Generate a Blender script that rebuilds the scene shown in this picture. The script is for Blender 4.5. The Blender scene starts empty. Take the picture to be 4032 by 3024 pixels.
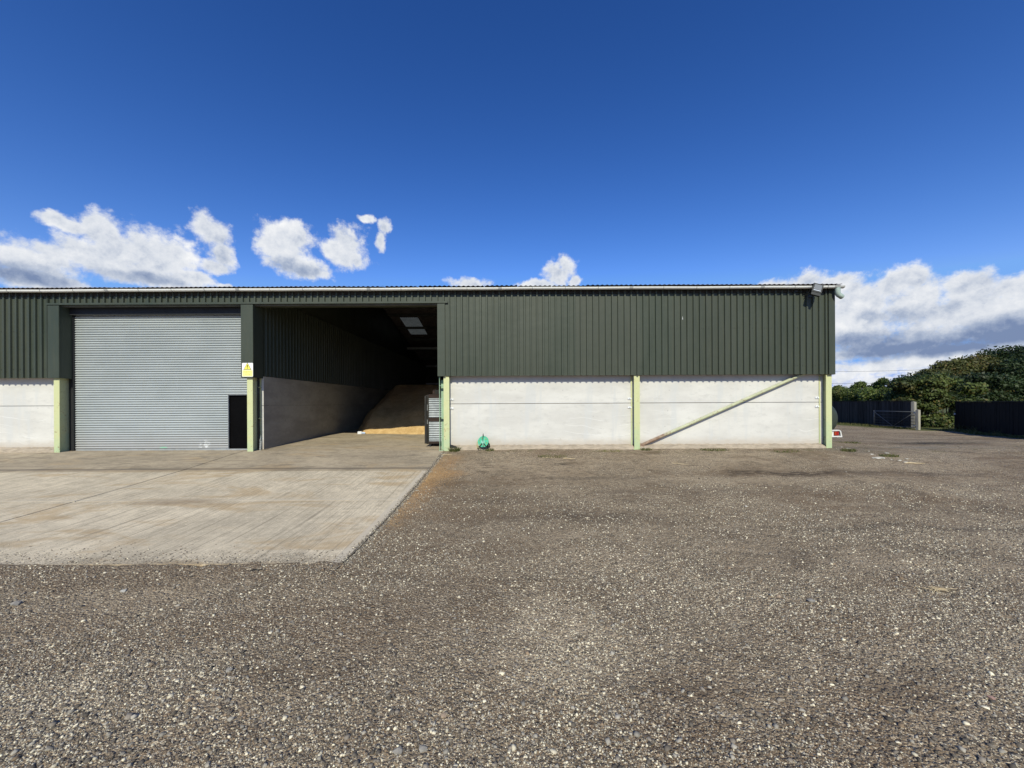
import bpy, bmesh, math, random
import numpy as np
from mathutils import Vector, Matrix
R = math.radians
random.seed(7); rng = np.random.default_rng(11)
scene = bpy.context.scene
COL = scene.collection
EYE = 1.45; DIST = 12.04; F = 1515.0
ROLL = R(0.28)
SUN_EL = R(38.0); SUN_AZ = R(2.6)        # sun behind the viewer, a little to the left

# ------------------------------------------------------------------ helpers
def tag(o, label=None, cat=None, group=None, kind=None):
    if label: o['label'] = label
    if cat: o['category'] = cat
    if group: o['group'] = group
    if kind: o['kind'] = kind
    return o

def empty(name, loc, label, cat, group=None, rz=0.0):
    o = bpy.data.objects.new(name, None); COL.objects.link(o)
    o.location = loc; o.rotation_euler = (0, 0, rz)
    return tag(o, label, cat, group)

def hor(px):                      # horizon row at a column of the picture (used only to read sizes off it)
    return 1588 - (px - 2016) * math.tan(ROLL)

class MB:
    """collects geometry; build() links it as one mesh object"""
    def __init__(s): s.v = []; s.f = []; s.m = []; s.cur = 0
    def add(s, vs, fs):
        n = len(s.v); s.v += [tuple(v) for v in vs]
        s.f += [tuple(i + n for i in f) for f in fs]; s.m += [s.cur] * len(fs)
        return s
    def box(s, x0, x1, y0, y1, z0, z1):
        return s.add([(x0,y0,z0),(x1,y0,z0),(x1,y1,z0),(x0,y1,z0),(x0,y0,z1),(x1,y0,z1),(x1,y1,z1),(x0,y1,z1)],
                     [(0,3,2,1),(4,5,6,7),(0,1,5,4),(1,2,6,5),(2,3,7,6),(3,0,4,7)])
    def bbox(s, x0, x1, y0, y1, z0, z1, b=0.004):
        """box with bevelled vertical and horizontal front edges"""
        bm = bmesh.new(); bmesh.ops.create_cube(bm, size=1)
        for v in bm.verts: v.co = Vector(((x0+x1)/2+v.co.x*(x1-x0), (y0+y1)/2+v.co.y*(y1-y0), (z0+z1)/2+v.co.z*(z1-z0)))
        bmesh.ops.bevel(bm, geom=bm.edges[:], offset=b, segments=2, affect='EDGES')
        bm.verts.index_update()
        s.add([v.co[:] for v in bm.verts], [[v.index for v in f.verts] for f in bm.faces]); bm.free(); return s
    def tube(s, pts, r, n=10, caps=True):
        pts = [Vector(p) for p in pts]; k = len(pts)
        rr = r if isinstance(r, (list, tuple)) else [r]*k
        rings = []; up = Vector((0.13, 0.21, 0.97))
        t0 = (pts[1]-pts[0]).normalized()
        if abs(t0.dot(up)) > .95: up = Vector((1, .1, 0))
        a = t0.cross(up).normalized()
        for i, p in enumerate(pts):
            t = (pts[min(i+1,k-1)] - pts[max(i-1,0)]).normalized()
            a = (a - t*a.dot(t)).normalized(); b = t.cross(a)
            rings.append([p + (a*math.cos(2*math.pi*j/n) + b*math.sin(2*math.pi*j/n))*rr[i] for j in range(n)])
        vs = [v for ring in rings for v in ring]; fs = []
        for i in range(k-1):
            for j in range(n):
                fs.append((i*n+j, i*n+(j+1)%n, (i+1)*n+(j+1)%n, (i+1)*n+j))
        if caps: fs.append(tuple(range(n-1,-1,-1))); fs.append(tuple((k-1)*n+j for j in range(n)))
        return s.add(vs, fs)
    def cyl(s, p0, p1, r, n=16): return s.tube([p0, p1], r, n)
    def grid(s, P):
        """P: rows x cols of points"""
        h = len(P); w = len(P[0])
        return s.add([p for row in P for p in row], [(i*w+j, i*w+j+1, (i+1)*w+j+1, (i+1)*w+j) for i in range(h-1) for j in range(w-1)])
    def build(s, name, mats, parent=None, smooth=False, label=None):
        me = bpy.data.meshes.new(name); me.from_pydata(s.v, [], s.f)
        if not isinstance(mats, (list, tuple)): mats = [mats]
        for m in mats: me.materials.append(m)
        me.polygons.foreach_set('material_index', s.m)
        if smooth:
            me.polygons.foreach_set('use_smooth', [True]*len(me.polygons))
        me.update()
        o = bpy.data.objects.new(name, me); COL.objects.link(o)
        if parent: 
            o.parent = parent
        if label: o['label'] = label
        return o

def np_mesh(name, V, Fc, mat, parent=None, attr=None, attr_name='tint', smooth=False):
    """V (n,3) array, Fc (m,k) array"""
    me = bpy.data.meshes.new(name); n, k = Fc.shape
    me.vertices.add(len(V)); me.vertices.foreach_set('co', V.astype(np.float32).ravel())
    me.loops.add(n*k); me.loops.foreach_set('vertex_index', Fc.astype(np.int32).ravel())
    me.polygons.add(n); me.polygons.foreach_set('loop_start', (np.arange(n)*k).astype(np.int32))
    if smooth: me.polygons.foreach_set('use_smooth', np.ones(n, bool))
    me.update(calc_edges=True); me.validate()
    if attr is not None:
        if attr.ndim == 1:
            a = me.attributes.new(attr_name, 'FLOAT', 'POINT'); a.data.foreach_set('value', attr.astype(np.float32))
        else:
            a = me.attributes.new(attr_name, 'FLOAT_COLOR', 'POINT'); a.data.foreach_set('color', attr.astype(np.float32).ravel())
    me.materials.append(mat)
    o = bpy.data.objects.new(name, me); COL.objects.link(o)
    if parent: o.parent = parent
    return o

def autosmooth(o, deg=35):
    me = o.data
    me.polygons.foreach_set('use_smooth', [True]*len(me.polygons))
    try: me.set_sharp_from_angle(angle=R(deg))
    except Exception: pass
    return o

# ------------------------------------------------------------------ node helper
class NT:
    def __init__(s, nt): s.nt = nt; s.i = 0
    def n(s, t, **kw):
        nd = s.nt.nodes.new(t); s.i += 1; nd.location = (s.i*30, -s.i*20)
        for k, v in kw.items(): setattr(nd, k, v)
        return nd
    def put(s, sock, v):
        if v is None: return
        if isinstance(v, bpy.types.NodeSocket): s.nt.links.new(v, sock)
        else: sock.default_value = v
    def m(s, op, a, b=None, c=None, clamp=False):
        nd = s.n('ShaderNodeMath', operation=op); nd.use_clamp = clamp
        for i, x in enumerate((a, b, c)):
            if x is not None: s.put(nd.inputs[i], x)
        return nd.outputs[0]
    def v(s, op, a, b=None, c=None, out=0):
        nd = s.n('ShaderNodeVectorMath', operation=op)
        for i, x in enumerate((a, b, c)):
            if x is not None: s.put(nd.inputs[i], x)
        return nd.outputs[out]
    def noise(s, vec, scale, detail=4, rough=.55, dist=0, color=False):
        nd = s.n('ShaderNodeTexNoise'); s.put(nd.inputs['Vector'], vec)
        nd.inputs['Scale'].default_value = scale; nd.inputs['Detail'].default_value = detail
        nd.inputs['Roughness'].default_value = rough; nd.inputs['Distortion'].default_value = dist
        return nd.outputs['Color'] if color else nd.outputs[0]
    def vor(s, vec, scale, feature='F1', out='Distance', rand=1):
        nd = s.n('ShaderNodeTexVoronoi', feature=feature); s.put(nd.inputs['Vector'], vec)
        nd.inputs['Scale'].default_value = scale; nd.inputs['Randomness'].default_value = rand
        return nd.outputs[out]
    def ss(s, x, a, b, lo=0.0, hi=1.0, typ='SMOOTHSTEP'):
        nd = s.n('ShaderNodeMapRange', interpolation_type=typ); nd.clamp = True
        for i, q in enumerate((x, a, b, lo, hi)): s.put(nd.inputs[i], q)
        return nd.outputs[0]
    def mix(s, fac, a, b, blend='MIX'):
        nd = s.n('ShaderNodeMix', data_type='RGBA', blend_type=blend)
        s.put(nd.inputs['Factor'], fac)
        s.put(nd.inputs[6], a if isinstance(a, bpy.types.NodeSocket) else (*a, 1) if len(a) == 3 else a)
        s.put(nd.inputs[7], b if isinstance(b, bpy.types.NodeSocket) else (*b, 1) if len(b) == 3 else b)
        return nd.outputs[2]
    def ramp(s, fac, stops, interp='LINEAR'):
        nd = s.n('ShaderNodeValToRGB'); cr = nd.color_ramp; cr.interpolation = interp
        while len(cr.elements) < len(stops): cr.elements.new(.5)
        for e, (p, c) in zip(cr.elements, stops): e.position = p; e.color = (*c, 1)
        s.put(nd.inputs[0], fac); return nd.outputs[0]
    def bump(s, h, strength=.5, dist=.01, normal=None):
        nd = s.n('ShaderNodeBump'); nd.inputs['Strength'].default_value = strength; nd.inputs['Distance'].default_value = dist
        s.put(nd.inputs['Height'], h)
        if normal: s.put(nd.inputs['Normal'], normal)
        return nd.outputs[0]
    def pos(s): return s.n('ShaderNodeNewGeometry').outputs['Position']
    def obj(s): return s.n('ShaderNodeTexCoord').outputs['Object']
    def sep(s, v):
        nd = s.n('ShaderNodeSeparateXYZ'); s.put(nd.inputs[0], v); return nd.outputs
    def scale(s, v, k): return s.v('MULTIPLY', v, k)

def mat(name, color=None, rough=.6, metal=0.0, spec=.5, fn=None):
    m = bpy.data.materials.new(name); m.use_nodes = True
    T = NT(m.node_tree); b = m.node_tree.nodes['Principled BSDF']
    b.inputs['Roughness'].default_value = rough; b.inputs['Metallic'].default_value = metal
    b.inputs['Specular IOR Level'].default_value = spec
    if color: b.inputs['Base Color'].default_value = (*color, 1)
    if fn: fn(T, b)
    return m

def painted(name, col, var=.12, scale=3.0, rough=.5, metal=0.0, dirt=None, dirt_amt=.35, stretch=(1,1,1), bump=0.0, spec=.4):
    """a slightly uneven painted or bare surface"""
    def fn(T, b):
        p = T.scale(T.pos(), stretch)
        n1 = T.noise(p, scale, 5, .6)
        c = T.mix(T.ss(n1, .3, .7), tuple(x*(1-var) for x in col), tuple(min(1, x*(1+var)) for x in col))
        n2 = T.noise(p, scale*9, 4, .7)
        c = T.mix(T.ss(n2, .45, .8, 0, .35), c, tuple(x*.7 for x in col))
        if dirt:
            n3 = T.noise(p, scale*2.3, 6, .7, .5)
            c = T.mix(T.ss(n3, .58, .72, 0, dirt_amt), c, dirt)
        T.put(b.inputs['Base Color'], c)
        T.put(b.inputs['Roughness'], T.ss(n2, .3, .7, rough-.07, min(1, rough+.1)))
        if bump: T.put(b.inputs['Normal'], T.bump(n2, .4, bump))
    return mat(name, rough=rough, metal=metal, spec=spec, fn=fn)

# ------------------------------------------------------------------ ground shape
def lerp_tab(t, x):
    xs = [a for a, _ in t]; ys = [b for _, b in t]
    return np.interp(x, xs, ys)
# Z = distance in front of the place the picture is taken from, y = Z - DIST
PROF = [(-20,-.56),(0,-.56),(4.0,-.55),(4.8,-.53),(5.3,-.515),(6.5,-.475),(7.45,-.415),(8.5,-.345),(9.75,-.245),(11,-.12),(12.04,-.015),(13,.01),(16.6,.12),(20,.14),(60,.14)]
YARD = [(-20,-.56),(0,-.56),(4,-.55),(6,-.5),(8,-.36),(10,-.2),(12.04,-.05),(14.3,-.06),(17,-.22),(20,-.32),(25,-.34),(40,-.36),(500,-.4)]
def smooth(t): t = np.clip(t, 0, 1); return t*t*(3-2*t)
def slab_z(y): return lerp_tab(PROF, np.asarray(y, float)+DIST)
def bumps(x, y):
    return (.010*np.sin(x*1.3+.7*np.sin(y*.9))*np.cos(y*1.1+.3) + .006*np.sin(x*3.1+y*2.3+1.7*np.sin(y*1.7)) + .003*np.sin(7.3*x-3*y)*np.cos(5.1*y+x))
SLAB_X = -2.13; SLAB_Y0 = 4.78-DIST
def gz(x, y):
    x = np.asarray(x, float); y = np.asarray(y, float)
    a = lerp_tab(PROF, y+DIST) + .03*smooth((y+3)/2.5)*smooth((x-SLAB_X)/1.0); b = lerp_tab(YARD, y+DIST)
    w = smooth((x-9.9)/3.0) 
    w = np.maximum(w, smooth((y-26)/4))
    z = a*(1-w)+b*w + bumps(x, y)*np.where(x < SLAB_X, .6, 1.0)
    # keep below the concrete and the barn floor
    jag = .05*np.sin(x*2.1+1)+.04*np.sin(x*5.3)+.035*np.sin(x*13.7+2)+.03*np.sin(x*29+y*3)
    left = smooth((-5.5-x)/6)*.42
    under = smooth((y-(SLAB_Y0-.06+left+jag))/.5) * (x < SLAB_X-.02)
    side = smooth((y-(SLAB_Y0-.7))/.6)
    z = z - .012*side*(x >= SLAB_X+.02) + .006*(x < SLAB_X+.02)*side + .0*jag
    z = z - .11*under
    inside = ((x > SLAB_X-.02) & (x < 9.9) & (y > .28) & (y < 24))
    return np.where(inside, z-.2, z)

def seg(a, b, step): 
    n = max(1, int(round((b-a)/step))); return list(np.linspace(a, b, n, endpoint=False))
gx = seg(-400,-60,34)+seg(-60,-22,2)+seg(-22,-6,.16)+seg(-6,-2.2,.12)+[-2.16,-2.145,-2.11,-2.05]+seg(-1.98,9.86,.15)+[9.9,9.93]+seg(10,26,.25)+seg(26,60,1.5)+seg(60,400,34)+[400]
gy = seg(-60,-13,4)+seg(-13,-11,.25)+seg(-11,-7.8,.1)+seg(-7.8,-6.2,.05)+seg(-6.2,.2,.1)+[.26,.3]+seg(.5,16,.25)+seg(16,40,1.5)+seg(40,500,40)+[500]
GX, GY = np.meshgrid(np.array(gx), np.array(gy)); GZ = gz(GX, GY)
h_, w_ = GX.shape
idx = np.arange(h_*w_).reshape(h_, w_)
FC = np.stack([idx[:-1,:-1], idx[:-1,1:], idx[1:,1:], idx[1:,:-1]], -1).reshape(-1, 4)

# ------------------------------------------------------------------ materials
def gravel_fn(T, b):
    P = T.pos(); X, Y, Z = T.sep(P)
    warp = T.v('SUBTRACT', T.noise(P, .9, 3, .6, color=True), (.5,.5,.5))
    PW = T.v('MULTIPLY_ADD', warp, (.9,.9,.9), P)
    n1 = T.noise(P, .28, 5, .62); n2 = T.noise(P, 1.5, 6, .68, .4); n3 = T.noise(P, 9, 5, .7)
    base = T.mix(T.ss(n1, .35, .65), (.235,.190,.138), (.315,.258,.190))
    base = T.mix(T.ss(n2, .50, .66, 0, .8), base, (.125,.092,.063))
    base = T.mix(T.ss(n2, .28, .42, .35, 0), base, (.32,.275,.215))
    base = T.mix(T.ss(n3, .42, .62, .0, .6), base, (.09,.073,.056))
    # long worn lanes and drier drifts
    lane = T.noise(T.v('MULTIPLY', PW, (.16,.95,1)), 1.0, 6, .62, .6)
    base = T.mix(T.ss(lane, .49, .60, 0, .75), base, (.145,.104,.069))
    base = T.mix(T.ss(lane, .45, .34, 0, .7), base, (.37,.31,.235))
    # where loose stone lies thick and where the surface is worn to dust
    thick = T.ss(T.noise(PW, .55, 5, .65, .3), .40, .60)
    near = T.ss(Y, -4.2, -7.2)
    thick = T.m('MAXIMUM', T.m('MULTIPLY', thick, .9), T.m('MULTIPLY', near, .72))
    # crushed stone, three sizes
    for sc, lo, k in ((66, .34, .92), (125, .28, .88), (32, .82, .88)):
        cell = T.vor(P, sc, out='Color'); d = T.vor(P, sc)
        r, g, bl = T.sep(cell)
        stone = T.ramp(g, [(0,(.03,.025,.02)),(.25,(.09,.076,.06)),(.45,(.20,.172,.136)),(.66,(.33,.288,.232)),(.82,(.52,.465,.37)),(1,(.82,.76,.61))])
        on = T.m('MULTIPLY', T.m('GREATER_THAN', r, lo), T.ss(d, .55, .36, 0, k))
        base = T.mix(T.m('MULTIPLY', on, T.m('MULTIPLY_ADD', thick, .75, .25)), base, stone)
    cell = T.vor(P, 9, out='Color'); d = T.vor(P, 9); r, g, bl = T.sep(cell)
    on = T.m('MULTIPLY', T.m('GREATER_THAN', r, .93), T.m('LESS_THAN', d, T.ss(g, 0, 1, .04, .15, 'LINEAR')))
    base = T.mix(T.m('MULTIPLY', on, .75), base, (.50,.46,.38))
    # damp and worn patches with a place of their own
    pn = T.noise(T.v('MULTIPLY', P, (.6,1.4,1)), 6, 6, .75)
    def patch(cx, cy, rx, ry, pw=PW):
        q = T.v('MULTIPLY', T.v('SUBTRACT', pw, (cx, cy, 0)), (1/rx, 1/ry, 0))
        return T.v('LENGTH', q, out=1)
    for cx, cy, rx, ry, c, k in ((15.4,1.9,2.0,.5,(.02,.018,.016),1.0),(13.5,2.7,2.4,.35,(.06,.045,.036),.6),(17.2,3.4,1.2,.25,(.05,.04,.035),.6),
            (6.8,-2.65,2.0,.26,(.05,.037,.028),.9),(9.6,-2.8,2.2,.2,(.07,.056,.046),.6),(12.6,-3.9,.9,.3,(.06,.045,.035),.6),(1.0,-5.5,1.6,.35,(.08,.066,.055),.55),
            (2.0,-3.0,1.6,.18,(.08,.07,.06),.5),(1.3,-1.75,.35,.09,(.03,.028,.026),.8),(-6.7,-8.0,1.3,.5,(.075,.045,.033),.75),(-7.3,-9.0,2.4,.35,(.10,.08,.062),.5),(4.6,-7.0,2.2,.3,(.11,.088,.066),.5),(8.2,-5.2,2.6,.35,(.11,.085,.062),.5),(3.6,-4.1,3.0,.2,(.115,.09,.07),.5),(-.3,-4.6,1.3,.25,(.11,.085,.064),.55),(.42,-8.75,.6,.8,(.44,.38,.295),.55),(-1.6,-9.2,.6,.2,(.10,.076,.055),.6),(1.2,-9.3,.45,.2,(.10,.076,.055),.6),
            (.1,-7.6,.25,.10,(.07,.054,.042),.6),(2.9,-9.35,.5,.2,(.11,.085,.062),.6),(6.5,-6.1,3.6,.12,(.06,.05,.042),.6),(10.5,-.2,1.6,.6,(.12,.125,.115),.4),(13.3,.6,1.8,.3,(.17,.18,.18),.5)):
        base = T.mix(T.m('MULTIPLY', T.ss(patch(cx, cy, rx, ry), 1.25, .35, 0, k), T.ss(pn, .40, .56, .25, 1)), base, c)
    # pale spilled grain and dust beside the concrete
    g1 = T.ss(patch(-1.55,-2.65,.62,.45), 1.2, .2, 0, 1); g2 = T.ss(patch(-1.95,-3.6,.35,2.6), 1.3, .2, 0, .75); g3 = T.ss(patch(-1.7,-1.4,.35,.9), 1.3, .2, 0, .7)
    gm = T.m('MAXIMUM', T.m('MAXIMUM', g1, g2), g3)
    gm = T.m('MULTIPLY', gm, T.ss(T.noise(P, 14, 6, .75), .38, .60, .1, 1))
    br2 = T.ss(patch(-1.75,-3.4,.9,3.6), 1.2, .1, 0, .6)
    base = T.mix(T.m('MULTIPLY', br2, T.ss(T.noise(P, 5, 6, .7), .42, .56)), base, (.17,.115,.065))
    base = T.mix(T.m('MULTIPLY', gm, .85), base, (.40,.25,.125))
    # moss and low weeds along the wall
    wm = T.m('MULTIPLY', T.ss(Y, -1.3, -.05, 0, 1), T.ss(T.noise(P, 2.4, 5, .7), .52, .66))
    wm = T.m('MULTIPLY', wm, T.m('GREATER_THAN', X, -2.2)); wm = T.m('MULTIPLY', wm, T.m('LESS_THAN', Y, 1.5))
    base = T.mix(T.m('MULTIPLY', wm, .55), base, (.075,.078,.03))
    # grass verge by the far fence
    vx = T.m('ADD', X, T.m('MULTIPLY', Y, .03))
    vm = T.ss(T.m('ADD', vx, T.m('MULTIPLY', T.noise(P, .8, 4, .7), 3.0)), 26.2, 27.8)
    vm = T.m('MULTIPLY', vm, T.m('GREATER_THAN', Y, 11))
    base = T.mix(vm, base, T.mix(T.noise(P, 12, 4), (.05,.07,.02), (.12,.13,.05)))
    base = T.mix(1.0, base, (1.12,1.05,.95), 'MULTIPLY')
    T.put(b.inputs['Base Color'], base)
    b.inputs['Roughness'].default_value = .92; b.inputs['Specular IOR Level'].default_value = .25
    hgt = T.m('ADD', T.m('MULTIPLY', T.vor(P, 38), -.7), T.m('ADD', T.m('MULTIPLY', T.vor(P, 85), -.35), T.m('MULTIPLY', n3, 1.2)))
    hgt = T.m('ADD', hgt, T.m('MULTIPLY', n2, 2.2))
    T.put(b.inputs['Normal'], T.bump(hgt, 1.0, .024))
M_gravel = mat('gravel_surface', rough=.9, fn=gravel_fn)

def concrete_fn(brushed, tint):
    def fn(T, b):
        P = T.pos(); X, Y, Z = T.sep(P)
        n1 = T.noise(P, .45, 5, .6, .5); n2 = T.noise(P, 3.2, 6, .7); n3 = T.noise(P, 45, 4, .7)
        base = T.mix(T.ss(n1, .34, .66), tuple(x*.82 for x in tint), tuple(x*1.14 for x in tint))
        base = T.mix(T.ss(n2, .42, .66, 0, .6), base, tuple(x*.62 for x in tint))
        base = T.mix(T.ss(T.noise(P, 13, 5, .75), .48, .62, 0, .35), base, tuple(min(1,x*1.35) for x in tint))
        base = T.mix(T.ss(n3, .4, .75, 0, .4), base, tuple(x*.55 for x in tint))
        # ochre dust where lorries tip
        o = T.noise(T.scale(P, (.35,1.0,1)), 1.1, 5, .65, .8)
        base = T.mix(T.ss(o, .51, .66, 0, .7 if brushed else .45), base, (.42,.30,.165))
        if brushed:
            # tamped and brushed ridges running towards the barn
            lines = T.noise(T.scale(P, (24, .30, 1)), 1.0, 6, .85, .12)
            fine = T.noise(T.scale(P, (38, 7, 1)), 1.0, 5, .8)
            base = T.mix(T.ss(lines, .52, .62, 0, .78), base, tuple(x*.40 for x in tint))
            base = T.mix(T.ss(lines, .46, .30, 0, .5), base, tuple(min(1,x*1.45) for x in tint))
            base = T.mix(T.ss(fine, .50, .70, 0, .6), base, tuple(x*.50 for x in tint))
            hgt = T.m('ADD', T.m('MULTIPLY', lines, 1.4), T.m('ADD', T.m('MULTIPLY', fine, .6), T.m('MULTIPLY', n3, .5)))
            # smooth floated band along the free edge and a pale lip at the cross joint
            ed = T.m('MAXIMUM', T.ss(T.m('ABSOLUTE', T.m('SUBTRACT', X, SLAB_X-.07)), .085, .06), T.ss(T.m('ABSOLUTE', T.m('SUBTRACT', Y, 7.45-DIST+.05)), .05, .03, 0, .7))
            base = T.mix(T.m('MULTIPLY', ed, .75), base, (.52,.46,.37))
            mud = T.v('LENGTH', T.v('MULTIPLY', T.v('SUBTRACT', T.v('MULTIPLY_ADD', T.noise(P, 1.5, 4, .6, color=True), (.8,.5,0), P), (-6.4+.4, 7.4-DIST+.25, 0)), (.7,3.4,0)), out=1)
            base = T.mix(T.ss(mud, 1, .2, 0, .6), base, (.20,.14,.085))
            # grit and mud trodden onto the front edge
            gm = T.m('MULTIPLY', T.ss(T.m('ADD', Y, T.m('MULTIPLY', T.noise(P, 2.5, 5, .7), .9)), -6.35, -6.9), T.ss(T.noise(P, 40, 4, .8), .44, .6))
            base = T.mix(T.m('MULTIPLY', gm, .7), base, (.10,.09,.08))
        else:
            sweep = T.noise(T.scale(P, (.5, 2.2, 1)), 1.6, 6, .65, .9)
            base = T.mix(T.ss(sweep, .50, .72, 0, .65), base, (.13,.108,.082))
            base = T.mix(T.ss(sweep, .42, .28, 0, .45), base, (.42,.35,.26))
            # tyre dust line just above the joint with the slab
            base = T.mix(T.m('MULTIPLY', T.ss(T.m('ABSOLUTE', T.m('SUBTRACT', Y, T.m('ADD', T.m('MULTIPLY', T.noise(P, .7, 2), .18), -2.13))), .13, .03), .6), base, (.11,.09,.07))
            hgt = T.m('ADD', T.m('MULTIPLY', n2, .6), T.m('MULTIPLY', n3, .3))
        T.put(b.inputs['Base Color'], base)
        T.put(b.inputs['Normal'], T.bump(hgt, .7, .008 if brushed else .004))
        b.inputs['Roughness'].default_value = .88; b.inputs['Specular IOR Level'].default_value = .3
    return fn
M_slab = mat('brushed_concrete', fn=concrete_fn(True, (.59,.505,.375)))
M_apron = mat('smooth_concrete', fn=concrete_fn(False, (.385,.318,.228)))

def panel_fn(T, b):
    P = T.pos(); X, Y, Z = T.sep(P)
    n1 = T.noise(T.scale(P, (.6,1,1.6)), 1.0, 5, .6); n2 = T.noise(T.scale(P, (1,1,2.6)), 3.5, 6, .7); n3 = T.noise(P, 30, 4, .7)
    c = T.mix(T.ss(n1, .33, .67), (.54,.53,.50), (.63,.62,.585))
    c = T.mix(T.ss(n2, .50, .68, 0, .45), c, (.46,.455,.43))
    # vertical water marks
    v = T.noise(T.scale(P, (2.4,1,.25)), 1.5, 4, .65)
    c = T.mix(T.ss(v, .52, .66, 0, .6), c, (.53,.54,.535))
    # pale scrapes left by loaders, long shallow arcs
    wv = T.n('ShaderNodeTexWave', wave_type='BANDS', bands_direction='Z', wave_profile='SIN')
    T.put(wv.inputs['Vector'], T.v('ADD', P, T.v('MULTIPLY', T.noise(P, .45, 2, .5, color=True), (0,0,1.6))))
    wv.inputs['Scale'].default_value = 1.1; wv.inputs['Distortion'].default_value = 1.2; wv.inputs['Detail'].default_value = 2
    sc = T.m('MULTIPLY', T.ss(wv.outputs[1], .990, .999, 0, .38), T.ss(T.noise(P, .9, 3, .6), .5, .6))
    c = T.mix(T.m('MULTIPLY', sc, T.ss(Z, 1.25, 1.15)), c, (.82,.82,.80))
    c = T.mix(T.ss(n3, .62, .8, 0, .25), c, (.4,.39,.37))
    # small blow holes
    pit = T.m('LESS_THAN', T.vor(P, 2.6), .05)
    c = T.mix(T.m('MULTIPLY', pit, .5), c, (.36,.35,.34))
    # splashed soil at the foot
    foot = T.m('MULTIPLY', T.ss(T.m('ADD', Z, T.m('MULTIPLY', T.m('SUBTRACT', n2, .5), .35)), .42, .08), .7)
    c = T.mix(foot, c, (.42,.36,.29))
    T.put(b.inputs['Base Color'], c); b.inputs['Roughness'].default_value = .85; b.inputs['Specular IOR Level'].default_value = .25
    T.put(b.inputs['Normal'], T.bump(T.m('ADD', n2, T.m('MULTIPLY', n3, .4)), .5, .006))
M_panel = mat('cast_concrete_panel', fn=panel_fn)

def inner_fn(T, b):
    P = T.pos(); n1 = T.noise(T.scale(P, (1,.5,1.4)), 1.2, 6, .65); n2 = T.noise(P, 9, 5, .7)
    c = T.mix(T.ss(n1, .35, .65), (.25,.235,.20), (.34,.32,.265))
    c = T.mix(T.ss(n2, .5, .75, 0, .4), c, (.17,.155,.125))
    T.put(b.inputs['Base Color'], c); b.inputs['Roughness'].default_value = .95; b.inputs['Specular IOR Level'].default_value = .1
    T.put(b.inputs['Normal'], T.bump(n2, .4, .005))
M_inner = mat('shade_darkened_concrete', fn=inner_fn)  # concrete tone lowered to deepen the shade inside the bay

def clad_fn(T, b):
    P = T.pos(); X, Y, Z = T.sep(P)
    n1 = T.noise(T.scale(P, (1,1,.35)), .9, 5, .6); n2 = T.noise(T.scale(P, (6,1,.6)), 2, 5, .7); n3 = T.noise(P, 60, 3, .7)
    c = T.mix(T.ss(n1, .35, .65), (.035,.046,.032), (.046,.057,.041))
    c = T.mix(T.ss(n2, .5, .75, 0, .5), c, (.055,.063,.047))
    sheet = T.n('ShaderNodeTexWhiteNoise', noise_dimensions='1D'); T.put(sheet.inputs['W'], T.m('FLOOR', T.m('MULTIPLY', X, 1.0)))
    c = T.mix(T.m('MULTIPLY', sheet.outputs[0], .38), c, (.060,.064,.047))
    c = T.mix(T.ss(n3, .66, .8, 0, .25), c, (.12,.12,.10))
    T.put(b.inputs['Base Color'], c); T.put(b.inputs['Roughness'], T.ss(n2, .3, .7, .42, .58))
    T.put(b.inputs['Normal'], T.bump(T.noise(T.scale(P, (1,1,1.5)), 2.2, 2), .25, .02))
M_clad = mat('green_box_cladding', spec=.35, fn=clad_fn)
M_fast = mat('fastener_cap', (.03,.035,.03), .5)

def post_fn(T, b):
    P = T.pos(); X, Y, Z = T.sep(P)
    n1 = T.noise(P, 2.5, 5, .65); n2 = T.noise(P, 14, 5, .7)
    c = T.mix(T.ss(T.m('ADD', Z, T.m('MULTIPLY', T.m('SUBTRACT', n1, .5), 3.2)), -.9, 1.3), (.38,.49,.30), (.53,.55,.30))
    c = T.mix(T.ss(n1, .55, .7, 0, .4), c, (.50,.46,.20))
    c = T.mix(T.ss(n2, .58, .68, 0, .55), c, (.30,.30,.16))
    c = T.mix(T.ss(T.noise(P, 6, 6, .75, .6), .60, .67, 0, .8), c, (.22,.10,.055))
    T.put(b.inputs['Base Color'], c); b.inputs['Roughness'].default_value = .55
    T.put(b.inputs['Normal'], T.bump(n2, .3, .003))
M_post = mat('pale_green_steel', spec=.4, fn=post_fn)
M_mint = painted('mint_green_steel', (.30,.44,.30), .12, 4, .55, dirt=(.2,.22,.12))
def brace_fn(T, b):
    P = T.pos(); X, Y, Z = T.sep(P); n2 = T.noise(P, 11, 5, .7)
    c = T.mix(T.ss(T.noise(P, 3, 4), .4, .62), (.40,.42,.27), (.48,.50,.33))
    c = T.mix(T.ss(n2, .57, .66, 0, .8), c, (.20,.12,.07))
    r = T.ss(T.m('ADD', X, T.m('MULTIPLY', T.m('SUBTRACT', n2, .5), 1.5)), 5.1, 4.7)
    c = T.mix(T.m('MULTIPLY', r, .9), c, T.mix(T.ss(n2, .4, .65), (.17,.085,.055), (.30,.20,.15)))
    T.put(b.inputs['Base Color'], c); b.inputs['Roughness'].default_value = .7
M_brace = mat('rusting_green_tube', fn=brace_fn)
M_gutter = painted('white_gutter_metal', (.80,.81,.78), .05, 2, .35, dirt=(.35,.38,.3), dirt_amt=.25)
M_union = painted('grey_gutter_union', (.42,.43,.42), .08, 4, .5)
M_pipe = painted('weathered_green_pipe', (.34,.42,.38), .15, 6, .4, dirt=(.14,.17,.12))
M_roof = painted('fibre_cement_roof', (.24,.21,.20), .2, 2.5, .95, dirt=(.07,.07,.05), dirt_amt=.6, bump=.01)
M_under = painted('roof_underside', (.16,.155,.14), .2, 2.5, .95)
M_steelin = painted('inner_steelwork', (.10,.105,.095), .2, 3, .8, spec=.15)
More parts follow.
